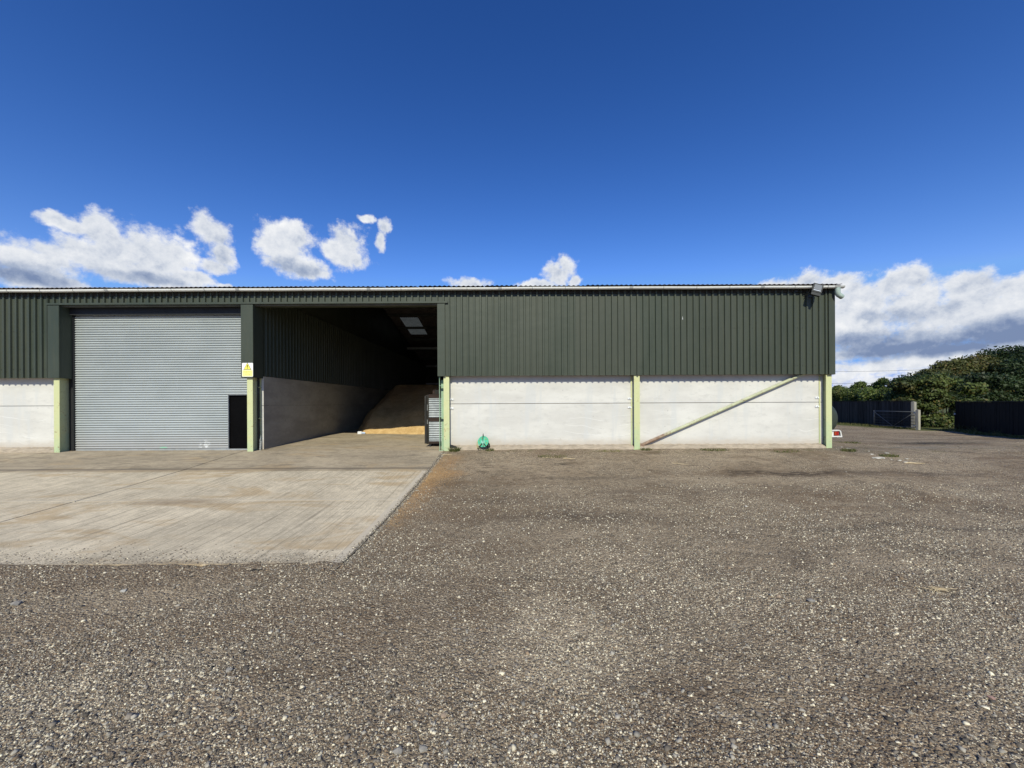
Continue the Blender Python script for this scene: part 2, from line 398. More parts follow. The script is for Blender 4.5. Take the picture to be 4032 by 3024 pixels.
M_darksteel = painted('dark_painted_steel', (.012,.013,.015), .2, 3, .6)
M_plinth = painted('sandy_plinth', (.36,.30,.23), .2, 5, .95, dirt=(.09,.065,.04), dirt_amt=.8, stretch=(1,1,4), bump=.015)
def shutter_fn(T, b):
    P = T.pos(); X, Y, Z = T.sep(P)
    n = T.noise(T.scale(P, (.5,1,1.0)), 1.4, 5, .6); n2 = T.noise(T.scale(P, (3,1,.4)), 2.5, 4, .7)
    c = T.mix(T.ss(n, .3, .7), (.37,.405,.41), (.425,.46,.465))
    c = T.mix(T.ss(n2, .55, .75, 0, .35), c, (.46,.49,.49))
    lo = T.ss(T.m('ADD', Z, T.m('MULTIPLY', n2, .5)), 1.1, .1, 0, .45)
    c = T.mix(lo, c, (.40,.36,.34))
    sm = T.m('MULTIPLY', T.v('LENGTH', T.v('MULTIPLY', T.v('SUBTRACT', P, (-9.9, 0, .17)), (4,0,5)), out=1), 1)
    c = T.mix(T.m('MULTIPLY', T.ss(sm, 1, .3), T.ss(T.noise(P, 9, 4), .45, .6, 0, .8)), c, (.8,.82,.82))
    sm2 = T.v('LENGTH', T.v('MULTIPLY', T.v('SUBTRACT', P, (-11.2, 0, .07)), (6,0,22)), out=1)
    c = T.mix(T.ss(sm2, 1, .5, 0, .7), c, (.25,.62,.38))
    T.put(b.inputs['Base Color'], c); b.inputs['Roughness'].default_value = .42; b.inputs['Metallic'].default_value = .15
M_shutter = mat('galvanised_slats', spec=.5, fn=shutter_fn)
M_black = painted('black_painted_board', (.003,.003,.0035), .2, 3, .95, spec=.05)
def corr_fn(T, b):
    P = T.pos(); n = T.noise(P, 4, 5, .65); n2 = T.noise(P, 22, 4, .7)
    c = T.mix(T.ss(n, .35, .65), (.19,.215,.23), (.29,.315,.33)); c = T.mix(T.ss(n2, .55, .75, 0, .4), c, (.25,.25,.25))
    T.put(b.inputs['Base Color'], c); b.inputs['Metallic'].default_value = .35; b.inputs['Roughness'].default_value = .45
M_corr = mat('corrugated_galvanised_sheet', fn=corr_fn)
def wood_fn(dark, light, sx=(6,6,.5)):
    def fn(T, b):
        P = T.pos(); n = T.noise(T.scale(P, sx), 2.5, 6, .7, .3); n2 = T.noise(T.scale(P, tuple(q*4 for q in sx)), 2, 4, .7)
        c = T.mix(T.ss(n, .3, .7), dark, light); c = T.mix(T.ss(n2, .5, .8, 0, .5), c, tuple(x*.5 for x in dark))
        T.put(b.inputs['Base Color'], c); b.inputs['Roughness'].default_value = .8
        T.put(b.inputs['Normal'], T.bump(n2, .5, .006))
    return fn
M_darkwood = mat('weathered_dark_timber', fn=wood_fn((.016,.0155,.0145), (.05,.047,.042)), spec=.15)
M_rail = mat('reddish_dark_timber', fn=wood_fn((.018,.014,.012), (.055,.037,.03), (.5,6,6)), spec=.15)
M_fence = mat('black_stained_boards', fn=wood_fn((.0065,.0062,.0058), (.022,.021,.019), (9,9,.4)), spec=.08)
def worn_fn(T, b):
    P = T.pos(); X, Y, Z = T.sep(P)
    wn = T.n('ShaderNodeTexWhiteNoise', noise_dimensions='1D'); T.put(wn.inputs['W'], T.m('FLOOR', T.m('MULTIPLY', Y, 6.95)))
    n = T.noise(T.scale(P, (9,9,.4)), 2.5, 6, .7, .3)
    c = T.mix(wn.outputs[0], (.018,.018,.0175), (.055,.055,.053)); c = T.mix(T.ss(n, .45, .7, 0, .6), c, (.09,.088,.082))
    T.put(b.inputs['Base Color'], c); b.inputs['Roughness'].default_value = .85; b.inputs['Specular IOR Level'].default_value = .1
M_fence_worn = mat('worn_black_boards', fn=worn_fn)
M_greywood = mat('silvered_post_wood', fn=wood_fn((.25,.24,.20), (.46,.44,.37)), spec=.25)
def grain_fn(T, b):
    P = T.pos(); n = T.noise(P, 2.2, 6, .7, .8); n2 = T.noise(P, 70, 4, .8); n3 = T.noise(P, 9, 5, .7)
    c = T.mix(T.ss(n, .35, .65), (.50,.33,.14), (.68,.48,.23)); c = T.mix(T.ss(n3, .5, .75, 0, .5), c, (.46,.27,.11)); c = T.mix(T.ss(n2, .45, .7, 0, .55), c, (.36,.21,.09))
    T.put(b.inputs['Base Color'], c); b.inputs['Roughness'].default_value = .9
    T.put(b.inputs['Normal'], T.bump(T.m('ADD', T.m('MULTIPLY', n3, 2), n2), .8, .02))
M_grain = mat('loose_grain', spec=.3, fn=grain_fn)
M_white = painted('white_plastic', (.75,.77,.80), .05, 8, .4)
M_bluish = painted('blue_tinted_plastic', (.45,.55,.75), .1, 8, .4)
M_signw = mat('sign_white', (.82,.82,.80), .4); M_signy = mat('sign_yellow', (.80,.72,.10), .4); M_signp = mat('sign_faded_yellow', (.80,.78,.28), .4)
M_signk = mat('sign_border', (.12,.115,.05), .5); M_signt = mat('faded_sign_lettering', (.62,.55,.08), .5)
M_teal = painted('sun_faded_green_plastic', (.10,.52,.33), .15, 12, .4)
M_teald = painted('pale_green_plastic', (.28,.58,.46), .1, 12, .4)
M_hose = painted('yellow_green_hose', (.42,.40,.14), .2, 25, .5)
M_blackpl = painted('black_plastic', (.015,.016,.015), .2, 9, .4)
M_lampglass = mat('lamp_glass', (.17,.18,.19), .3, 0, .5)
M_led = mat('led_reflector', (.70,.72,.72), .25, .4)
M_tank = painted('dark_green_tank_paint', (.035,.045,.032), .2, 3, .55)
M_trw = painted('white_trailer_paint', (.66,.66,.64), .06, 5, .35)
M_red = mat('red_lamp_lens', (.30,.012,.010), .2, 0, .6); M_amber = mat('amber_lamp_lens', (.35,.05,.01), .2)
M_rubber = painted('tyre_rubber', (.018,.018,.018), .2, 8, .85)
M_galv = painted('galvanised_steel', (.40,.42,.42), .12, 8, .4, metal=.4)
M_cable = mat('cable_black', (.03,.03,.035), .6)
M_chalk = painted('pale_broken_rubble', (.46,.44,.39), .15, 18, .9, bump=.01)
M_straw = painted('bleached_straw', (.50,.40,.25), .2, 20, .8)

def leaf_mat(name, dark, light, autumn, amt=.12):
    def fn(T, b):
        a = T.n('ShaderNodeAttribute', attribute_name='tint'); t = a.outputs['Fac']
        c = T.mix(t, dark, light)
        P = T.pos(); w = T.noise(P, .5, 4, .65)
        c = T.mix(T.ss(w, .52, .7, 0, .6), c, autumn)
        c = T.mix(T.ss(T.m('FRACT', T.m('MULTIPLY', t, 17.3)), 1-amt, 1-amt+.02, 0, .8), c, autumn)
        T.put(b.inputs['Base Color'], c); b.inputs['Roughness'].default_value = .55; b.inputs['Specular IOR Level'].default_value = .3
        nt = T.nt; tr = nt.nodes.new('ShaderNodeBsdfTranslucent'); T.put(tr.inputs[0], T.mix(1.0, c, (.9,1.0,.45), 'MULTIPLY'))
        mx = nt.nodes.new('ShaderNodeMixShader'); mx.inputs[0].default_value = .28
        nt.links.new(b.outputs[0], mx.inputs[1]); nt.links.new(tr.outputs[0], mx.inputs[2])
        nt.links.new(mx.outputs[0], nt.nodes['Material Output'].inputs[0])
    return mat(name, fn=fn)
M_leaf_oak = leaf_mat('oak_foliage', (.026,.036,.011), (.14,.145,.042), (.15,.105,.036))
M_leaf_dark = leaf_mat('ivy_dark_foliage', (.012,.026,.010), (.045,.072,.024), (.06,.06,.024), .05)
M_leaf_hedge = leaf_mat('hedge_foliage', (.026,.048,.012), (.145,.195,.045), (.17,.17,.05), .1)
M_leaf_bramble = leaf_mat('bush_foliage', (.016,.030,.009), (.13,.165,.045), (.15,.11,.03), .10)
M_grass = leaf_mat('grass_blades', (.05,.065,.02), (.15,.16,.055), (.26,.22,.10), .2)
M_bark = mat('tree_bark', fn=wood_fn((.035,.03,.022), (.09,.075,.055)), spec=.2)

# ------------------------------------------------------------------ ground, slabs
g = np_mesh('ground', np.stack([GX, GY, GZ], -1).reshape(-1,3), FC, M_gravel, smooth=True); tag(g, kind='structure')

def slab_piece(mb, x0, x1, Z0, Z1, dz=0.0, th=.14, step=.35):
    n = max(2, int((Z1-Z0)/step)+1); ys = np.linspace(Z0, Z1, n)-DIST
    zt = slab_z(ys)+dz
    top = [[(x0,y,z),(x1,y,z)] for y, z in zip(ys, zt)]
    for i in range(n-1):
        a, c = ys[i], ys[i+1]; za, zc = zt[i], zt[i+1]
        mb.add([(x0,a,za),(x1,a,za),(x1,c,zc),(x0,c,zc),(x0,a,za-th),(x1,a,za-th),(x1,c,zc-th),(x0,c,zc-th)],
               [(0,1,2,3),(4,7,6,5),(1,5,6,2),(0,3,7,4)] + ([(0,4,5,1)] if i == 0 else []) + ([(3,2,6,7)] if i == n-2 else []))
sl = MB(); J = .014
for xa, xb in ((-34,-20.5-J),(-20.5+J,-14.5-J),(-14.5+J,-8.48-J),(-8.48+J,SLAB_X)):
    for za, zb in ((4.78,7.45-J),(7.45+J,9.75-J)): slab_piece(sl, xa, xb, za, zb, .004)
o = sl.build('concrete_road', M_slab); tag(o, kind='structure')
ap = MB()
for xa, xb in ((-34,-14.5-J),(-14.5+J,-8.48-J),(-8.48+J,SLAB_X)): slab_piece(ap, xa, xb, 9.75+J, 12.04+.46, 0)
o = ap.build('concrete_pavement', M_apron); tag(o, kind='structure')
fl = MB(); slab_piece(fl, -20.3, 9.8, 12.04+.47, 12.04+23.9, 0)
o = fl.build('barn_floor', M_apron); tag(o, kind='structure')

# ------------------------------------------------------------------ the barn
barn = empty('barn', (0,0,0), 'long low grain barn with dark green ribbed cladding above white concrete walls', 'barn')
POSTS = [-20.3,-14.25,-8.2,-2.05,3.91,9.92]
CL_B = 2.31; CL_T = 4.96; PITCH = .1955
def ribbed(x0, x1, z0, z1, ypan=-.035, depth=.046, phase=0.0, mb=None, axis='x', rows=2):
    """box profile sheet: narrow ribs standing proud of wide pans"""
    mb = mb or MB(); pts = []; k0 = math.floor((x0-phase)/PITCH)-1
    xs = []
    for k in range(k0, int((x1-phase)/PITCH)+2):
        c = phase+k*PITCH
        xs += [(c-.033, 0),(c-.021, 1),(c+.021, 1),(c+.033, 0)]
    xs = [(x, r) for x, r in xs if x0 < x < x1]
    xs = [(x0, 0)] + xs + [(x1, 0)]
    P = []
    for i in range(rows):
        z = z0+(z1-z0)*i/(rows-1)
        P.append([(x, ypan-depth*r, z) if axis == 'x' else (ypan+depth*r, x, z) for x, r in xs])
    mb.grid(P); return mb
def cladding(x0, x1, z0, z1, name='front_cladding', fasten=True, phase=0.0):
    mb = ribbed(x0, x1, z0, z1, phase=phase)
    mb.grid([[(x0,-.031,z0),(x1,-.031,z0)],[(x0,-.031,z1),(x1,-.031,z1)]])   # liner behind
    if fasten:
        mb.cur = 1
        k0 = math.ceil((x0-phase)/PITCH)
        for k in range(k0, int((x1-phase)/PITCH)):
            for zz in (2.58, 3.76):
                if z0 < zz < z1 and (k % 5) in (0, 1, 3):
                    for dx in (.075,) if k % 5 else (.06,.115):
                        x = phase+k*PITCH+dx; mb.box(x-.009, x+.009, -.042, -.034, zz-.009, zz+.009)
    return mb.build(name, [M_clad, M_fast], barn)
cladding(-20.4, -14.42, CL_B, CL_T, phase=.03)
cladding(-14.42, -2.07, 4.60, CL_T, 'header_cladding', False, phase=.03)
cladding(-2.07, 9.87, CL_B, CL_T, phase=.01)
# rear, side and inner sheets keep the inside dark
sd = MB()
ribbed(0, 24, 2.3, 5.0, 10.05, .036, 0, sd, 'y'); 
gx_ = [(10.05,0,5.0),(10.05,12.05,7.58),(10.05,24.1,5.0)]; sd.add(gx_, [(0,1,2)])
sd.add([(-20.4,0,CL_B),(-20.4,24.1,CL_B),(-20.4,24.1,5.0),(-20.4,12.05,7.58),(-20.4,0,5.0)], [(0,1,2,3,4)])
ribbed(-20.4, 10.05, .1, 5.06, 24.1, .036, 0, sd)
sd.build('rear_and_side_cladding', M_clad, barn)
for q in ((9.86,9.98,.46),(-20.4,-20.28,.3)):
    sw = MB(); sw.box(q[0],q[1],q[2],24,.0,2.36); sw.build('side_wall', M_panel, barn)
# partition between the shutter bay and the open bay
for q in ((-.1,1.415),(1.42,2.36)):
    pt = MB(); pt.box(-8.15,-8.05,.45,24,q[0],q[1]); pt.build('partition_wall', M_inner, barn)
pe = MB(); pe.box(-8.148,-8.052,.43,.448,-.05,1.41); pe.box(-8.148,-8.052,.43,.448,1.425,2.355); pe.build('partition_end_face', M_panel, barn)
pc = MB(); ribbed(.45, 24, 2.37, 5.0, -8.06, .036, 0, pc, 'y'); pc.add([(-8.09,.3,5.0),(-8.09,12.05,7.5),(-8.09,24,5.0)], [(0,1,2)]); pc.build('partition_cladding', M_clad, barn)
gc = MB(); gc.box(-8.30,-8.17,.36,.44,-.05,4.9); gc.box(-8.165,-8.155,.30,.42,-.05,4.9); gc.build('door_guide', M_darksteel, barn)

# flashings
for (x0, x1, z0, z1) in ((-14.42,-14.07,CL_B-.01,4.56),(-8.42,-8.04,CL_B-.02,4.56),(-2.31,-2.075,CL_B-.01,4.56),(9.86,10.06,CL_B-.01,CL_T)):
    m_ = MB(); m_.bbox(x0, x1, -.083, -.030, z0, z1, .006)
    if x0 < 0:
        side = x1-.012 if x0 < -3 else x0
        m_.box(side, side+.012, -.03, .40, z0, z1)
        if x0 > -9 and x0 < -3: m_.box(x0, x0+.012, -.03, .30, z0, z1)
    else: m_.box(x1-.012, x1, -.03, .3, z0, z1)
    m_.build('corner_flashing', M_clad, barn)
ht = MB(); ht.bbox(-14.47,-1.98,-.090,-.028,4.575,4.635,.006); ht.box(-14.07,-8.42,-.03,.20,4.575,4.587); ht.box(-8.04,-2.31,-.03,.42,4.575,4.587); ht.build('header_trim', M_clad, barn)
for q in ((-14.07,-8.42),(-8.04,-2.31)):
    hb = MB(); hb.box(q[0],q[1],.0,.10,4.54,4.574); hb.build('header_beam', M_steelin, barn)

# posts: deep I sections
def make_post(x, zb):
    p = MB(); top = 4.9
    p.bbox(x-.09, x+.09, 0, .018, zb, top, .003)
    p.bbox(x-.09, x+.09, .40, .418, zb, top, .003)
    p.box(x-.006, x+.006, .018, .40, zb, top)
    p.box(x-.12, x+.12, -.03, .45, zb-.03, zb-.001)
    return p.build('post', M_post, barn)
for x in POSTS: 
    zb = {-2.05:-.03, 3.91:.0, 9.92:-.01}.get(x, -.05)
    make_post(x, zb)
    if x < -3:
        for z in (2.02, 1.02):
            c = MB(); c.box(x+.006, x+.10, .37, .39, z-.012, z+.012); c.box(x+.07, x+.10, .30, .39, z-.03, z-.012); c.build('cleat', M_post, barn)
# plate and cleats that carry the shutter track beside the open bay
c = MB(); c.box(-2.25,-2.155,.20,.212,-.01,2.20); c.box(-2.275,-2.262,.0,.14,-.01,2.30)
for z in (2.01, 1.04): c.box(-2.26,-2.142,.0,.10,z-.006,z+.006)
c.box(-2.29,-2.15,-.02,.15,-.03,-.012)
c.build('track_plate', M_mint, barn)

# concrete wall panels between posts
def wall_bay(xa, xb, zb):
    lo = MB(); lo.bbox(xa, xb, .205, .305, zb, 1.432, .006); lo.build('wall_panel', M_panel, barn)
    up = MB(); up.bbox(xa, xb, .205, .305, 1.444, 2.62, .006); up.build('wall_panel', M_panel, barn)
wall_bay(-20.2,-14.265,.02); wall_bay(-2.0,3.895,.11); wall_bay(3.925,9.905,.11)
for x0, x1 in ((3.78,3.818),(9.76,9.795)):
    m_ = MB(); m_.box(x0, x1, .185,.202,.1,2.3); m_.build('joint_strip', M_post, barn)
for x in (-1.92, 3.74, 9.70):
    for z in (1.58, 1.30):
        m_ = MB(); m_.bbox(x-.06, x+.06, .182, .200, z-.025, z+.03, .003); m_.cur = 1; m_.box(x-.012,x+.012,.172,.181,z-.01,z+.012)
        m_.build('panel_clamp', [M_white, M_galv], barn)
# footing ledge in front of the panels
def ledge(xa, xb):
    xs = np.arange(xa, xb+.01, .07); xs[-1] = xb
    j = lambda s: random.uniform(-s, s)
    rows = [[(x,.0+j(.02),-.06) for x in xs],[(x,.005+j(.018),.055+j(.012)) for x in xs],[(x,.08+j(.015),.085+j(.010)) for x in xs],[(x,.204,.13+j(.012)) for x in xs]]
    m_ = MB(); m_.grid(rows); m_.build('footing_ledge', M_plinth, barn, smooth=True)
ledge(-1.96, 3.82); ledge(4.0, 9.83); ledge(-20.2,-14.34)

# roof
def corr_sheet(mb, x0, x1, p0, p1, amp=.014, wl=.146, rows=2):
    n = max(8, int((x1-x0)/wl*8)); xs = np.linspace(x0, x1, n+1)
    P = []
    for i in range(rows):
        t = i/(rows-1); y = p0[0]+(p1[0]-p0[0])*t; z = p0[1]+(p1[1]-p0[1])*t
        P.append([(x, y, z+amp*math.cos(2*math.pi*x/wl)) for x in xs])
    mb.grid(P)
TAN = math.tan(R(12)); EZ = 5.028; EY = -.24
rz_ = lambda y: EZ + (y-EY)*TAN if y <= 12 else EZ + (12-EY)*TAN - (y-12)*TAN
rf = MB()
corr_sheet(rf, -20.6, 10.12, (EY, EZ), (12, rz_(12)))
# eaves filler line: the lower sheet's end laps unevenly
for k in range(0, 30):
    x0 = -20.6+k*1.04; x1 = min(x0+1.02, 10.11)
    dz = random.uniform(.006,.02); corr_sheet(rf, x0, x1, (EY-.05-random.uniform(0,.03), EZ+dz), (1.2, rz_(1.2)+dz), .013)
corr_sheet(rf, -20.6, -7.5, (12, rz_(12)), (24.3, rz_(24.3))); corr_sheet(rf, -6.3, 10.12, (12, rz_(12)), (24.3, rz_(24.3)))
corr_sheet(rf, -7.5, -6.3, (12, rz_(12)), (13.8, rz_(13.8))); corr_sheet(rf, -7.5, -6.3, (16.7, rz_(16.7)), (24.3, rz_(24.3)))
rf.build('roof', M_roof, barn, smooth=True)
sk = MB(); corr_sheet(sk, -7.5, -6.3, (13.8, rz_(13.8)), (16.7, rz_(16.7)))
def sky_fn(T, b):
    nt = T.nt; tr = nt.nodes.new('ShaderNodeBsdfTranslucent'); T.put(tr.inputs[0], T.mix(T.noise(T.pos(), 3, 4), (.03,.032,.027), (.08,.08,.066)))
    nt.links.new(tr.outputs[0], nt.nodes['Material Output'].inputs[0])
sk.build('rooflight', mat('grimy_rooflight_sheet', fn=sky_fn), barn, smooth=True)
for y in (2.2,4.4,6.6,8.8,11.0,13.1,15.15,17.3,19.6,21.8):
    m_ = MB(); z = rz_(y)-.06; m_.box(-20.3,9.9,y-.035,y+.035,z-.17,z); m_.build('purlin', M_steelin, barn)
for x in POSTS[1:-1]:
    m_ = MB()
    for (ya, yb) in ((.3,12),(12,23.8)):
        za, zb = rz_(ya)-.26, rz_(yb)-.26
        m_.add([(x-.08,ya,za),(x+.08,ya,za),(x+.08,yb,zb),(x-.08,yb,zb),(x-.08,ya,za-.35),(x+.08,ya,za-.35),(x+.08,yb,zb-.35),(x-.08,yb,zb-.35)],
               [(0,3,2,1),(4,5,6,7),(0,1,5,4),(1,2,6,5),(2,3,7,6),(3,0,4,7)])
    m_.build('rafter', M_steelin, barn)
for (y, z) in ((17.4,5.68),(23.8,4.95),(23.8,3.3)):
    m_ = MB(); m_.box(-8.0,9.8,y-.06,y+.06,z-.08,z+.08); m_.build('tie_beam', M_galv, barn)
fb = MB(); fb.box(-20.5,10.08,-.07,-.045,4.86,5.0); fb.build('eaves_board', M_darkwood, barn)

# gutter
GY_, GZ_, GR = -.215, 5.0, .066
def gutter_run(mb, x0, x1, r=GR, th=.006, full=(0,180), y=GY_, z=GZ_, n=12):
    xs = np.linspace(x0, x1, max(2, int((x1-x0)/1.0)))
    rows = []
    for x in xs:
        sag = .004*math.sin(x*1.9)+.003*math.sin(x*.6+1)
        rows.append([(x, y-r*math.cos(R(a)), z-r*math.sin(R(a))*1.0+sag) for a in np.linspace(full[0], full[1], n)])
    mb.grid(rows)
    rows2 = [[(p[0], y+(p[1]-y)*(1-th/r), z+(p[2]-z)*(1-th/r)) for p in row] for row in rows]; mb.grid(rows2)
gm = MB(); gutter_run(gm, -20.6, 10.02)
gut = gm.build('gutter', M_gutter, barn, smooth=True)
x = -20.45; k = 0
while x < 9.9:
    un = (k % 4 == 0)
    m_ = MB(); gutter_run(m_, x-(.055 if un else .008), x+(.055 if un else .008), GR+.006, .004)
    m_.build('gutter_union' if un else 'gutter_bracket', M_union, gut, smooth=True); x += 1.01 if not un else .99; k += 1
m_ = MB(); gutter_run(m_, 9.9, 10.20, GR+.008, .005); m_.box(10.195,10.205,GY_-GR,GY_+GR,GZ_-.05,GZ_+.01)
m_.build('gutter_end_union', M_union, gut, smooth=False)
dp = MB()
pts = [(10.02,GY_,4.95),(10.02,GY_,4.86)]
for a in np.linspace(0, 75, 8): pts.append((10.02+.13*(1-math.cos(R(a))), GY_+.02*math.sin(R(a)), 4.86-.15*math.sin(R(a))))
pts += [(10.19,-.17,4.685)]
dp.tube(pts, .074, 16); dp.tube([pts[0], (10.02,GY_,4.885)], .07, 16)
autosmooth(dp.build('downpipe', M_pipe, barn))

# roller shutter
SY = .35; SP = .075
SH_SHADE_BOX = 1
def slat_curtain(mb, x0, x1, z0, z1):
    prof = [(0,.012),(.10,-.014),(.22,-.030),(.40,-.036),(.56,-.030),(.74,-.016),(.88,.0),(.94,.012),(1.0,.012)]
    rows = []; k = 0; z = z0
    while z < z1-1e-4:
        for t, yy in prof:
            zz = z+t*SP
            if zz > z1: break
            rows.append([(x0, SY+yy, zz),(x1, SY+yy, zz)])
        z += SP
    mb.grid(rows)
sh = empty('roller_shutter', (0,0,0), None, None); del_ = None
sh.parent = barn
cu = MB(); Z0 = .05
nz = 23
zc = Z0+SP*nz   # head of the wicket opening
slat_curtain(cu, -14.03, -9.13, Z0, zc); slat_curtain(cu, -14.03, -8.15, zc, 4.8)
cu.build('slat_curtain', M_shutter, sh, smooth=False)
m_ = MB(); m_.bbox(-14.03,-9.13,.325,.38,-.035,.048,.004); m_.build('bottom_rail', M_galv, sh)
m_ = MB(); m_.bbox(-9.55,-8.25,.29,.36,-.03,.035,.004); m_.build('door_threshold', M_galv, sh)
m_ = MB(); m_.box(-9.135,-9.115,.32,.37,.03,zc); m_.box(-9.115,-8.3,.33,.36,zc-.015,zc); m_.build('wicket_frame', M_galv, sh)
m_ = MB(); m_.box(-14.06,-8.3,.20,.28,4.33,4.56); m_.build('header_shade_box', M_darksteel, sh)  # dark box added to stand in for the header's shadow on the slats
m_ = MB(); m_.box(-9.115,-8.25,.40,.43,.03,zc); m_.build('wicket_door', M_black, sh)
m_ = MB(); m_.box(-14.11,-14.035,.28,.40,-.03,4.8); m_.box(-14.20,-14.12,.30,.34,-.03,4.5); m_.build('guide_channel', M_darksteel, sh)
m_ = MB(); m_.cyl((-14.0,.62,4.62),(-8.3,.62,4.62),.17,20); m_.build('shutter_drum', M_galv, sh)
m_ = MB(); m_.box(-14.07,-8.2,.9,.92,-.1,5.2); m_.build('inner_backing', M_black, sh)

# diagonal brace on the end bay
m_ = MB(); m_.tube([(4.06,.11,.10),(9.12,.11,2.30),(9.4,.13,2.42)], .049, 14); autosmooth(m_.build('diagonal_brace', M_brace, barn))
m_ = MB(); m_.box(3.99,4.16,.05,.16,.06,.16); m_.build('brace_foot', M_brace, barn)
m_ = MB(); m_.box(5.315,5.335,-.040,-.0365,4.07,4.13); m_.box(5.325,5.345,-.040,-.0365,4.04,4.075); m_.build('bird_lime', M_white, barn)
# ------------------------------------------------------------------ warning sign
sg = empty('warning_sign', (-8.21,-.086,2.53), 'white and yellow warning sign with black exclamation triangle on the green column', 'sign')
def rrect(mb, x0, x1, z0, z1, r, y0, y1, n=6):
    pts = []
    for cx, cz, a0 in ((x1-r,z1-r,0),(x0+r,z1-r,90),(x0+r,z0+r,180),(x1-r,z0+r,270)):
        for i in range(n+1):
            a = R(a0+90*i/n); pts.append((cx+r*math.cos(a), cz+r*math.sin(a)))
    k = len(pts)
    mb.add([(x,y0,z) for x, z in pts]+[(x,y1,z) for x, z in pts], [tuple(range(k)), tuple(range(2*k-1,k-1,-1))]+[(i,i+k,(i+1)%k+k,(i+1)%k) for i in range(k)])
m_ = MB(); rrect(m_, -.17,.17,-.215,.215,.025,-.004,.0); m_.build('plate', M_signw, sg)
m_ = MB(); rrect(m_, -.155,.155,-.20,-.012,.012,-.0065,-.0045); m_.build('text_panel', M_signp, sg)
def tri(mb, s, cx, cz, y):
    h = s*.9
    mb.add([(cx-s/2,y,cz),(cx+s/2,y,cz),(cx,y,cz+h),(cx-s/2,y+.001,cz),(cx+s/2,y+.001,cz),(cx,y+.001,cz+h)],[(0,1,2),(5,4,3),(0,3,4,1),(1,4,5,2),(2,5,3,0)])
m_ = MB(); tri(m_, .25, 0, .0, -.0085); m_.build('triangle_border', M_signk, sg)
m_ = MB(); tri(m_, .212, 0, .012, -.0105); m_.build('triangle', M_signy, sg)
m_ = MB(); m_.add([(-.015,-.0125,.145),(.015,-.0125,.145),(.006,-.0125,.065),(-.006,-.0125,.065)],[(3,2,1,0),(0,1,2,3)]); m_.cyl((0,-.0125,.042),(0,-.011,.042),.011,12); m_.build('exclamation_mark', M_signk, sg)
def text(s, size, x, z, y, parent, mt, name='lettering'):
    cu_ = bpy.data.curves.new('t', 'FONT'); cu_.body = s; cu_.size = size; cu_.align_x = 'CENTER'; cu_.extrude = .0008
    to = bpy.data.objects.new('t', cu_); COL.objects.link(to); bpy.context.view_layer.update()
    me = bpy.data.meshes.new_from_object(to.evaluated_get(bpy.context.evaluated_depsgraph_get())); bpy.data.objects.remove(to)
    me.materials.clear(); me.materials.append(mt); me.name = name
    o = bpy.data.objects.new(name, me); COL.objects.link(o); o.parent = parent; o.location = (x, y, z); o.rotation_euler = (R(90),0,0)
    return o
text('Equipment', .052, 0, -.075, -.0085, sg, M_signt); text('moving', .052, 0, -.145, -.0085, sg, M_signt)

# ------------------------------------------------------------------ floodlight under the eaves
fx = 9.30
flo = empty('floodlight', (fx,-.04,4.80), 'black floodlight with pale glass face tilted out below the gutter end', 'floodlight')
def obox(mb, c, ax, ay, az, sx, sy, sz):
    c = Vector(c); vs = []
    for k in (-1,1):
        for i, j in ((-1,-1),(1,-1),(1,1),(-1,1)): vs.append(c+ax*i*sx/2+ay*j*sy/2+az*k*sz/2)
    mb.add(vs, [(0,3,2,1),(4,5,6,7),(0,1,5,4),(1,2,6,5),(2,3,7,6),(3,0,4,7)])
fm = Matrix.Rotation(R(-14),3,'Z') @ Matrix.Rotation(R(20),3,'Y') @ Matrix.Rotation(R(-12),3,'X')
AX, AY, AZ = fm @ Vector((1,0,0)), fm @ Vector((0,1,0)), fm @ Vector((0,0,1))
hc = Vector((-.02,-.33,.10))
m_ = MB(); obox(m_, hc-AZ*.01, AX, AY, AZ, .27, .055, .28); obox(m_, hc-AZ*.20+AY*.02, AX, AY, AZ, .25, .07, .09); m_.build('housing', M_blackpl, flo)
m_ = MB(); obox(m_, hc-AY*.030-AZ*(-.01), AX, AY, AZ, .20, .006, .17); m_.build('glass', M_lampglass, flo)
m_ = MB(); obox(m_, hc-AY*.031-AZ*.095, AX, AY, AZ, .20, .006, .02); m_.build('reflector_strip', M_led, flo)
m_ = MB(); 
for k in range(7): obox(m_, hc+AY*.045+AX*(-.12+.04*k), AX, AY, AZ, .008, .04, .2)
m_.build('cooling_fins', M_blackpl, flo)
m_ = MB(); m_.tube([hc+AY*.03-AZ*.05-AX*.155, (-.19,-.12,-.05),(-.12,-.0,-.06)], .012, 6); m_.tube([hc+AY*.03-AZ*.05+AX*.155, (.12,-.12,-.05),(.04,-.0,-.06)], .012, 6); m_.box(-.16,.08,-.03,-.005,-.10,-.02)
m_.build('bracket', M_blackpl, flo)
m_ = MB(); m_.box(-.52,-.42,-.06,-.01,.06,.12); m_.tube([(-.42,-.03,.09),(-.3,-.06,.05),(-.15,-.05,-.03)], .007, 6); m_.build('junction_cable', M_blackpl, flo)

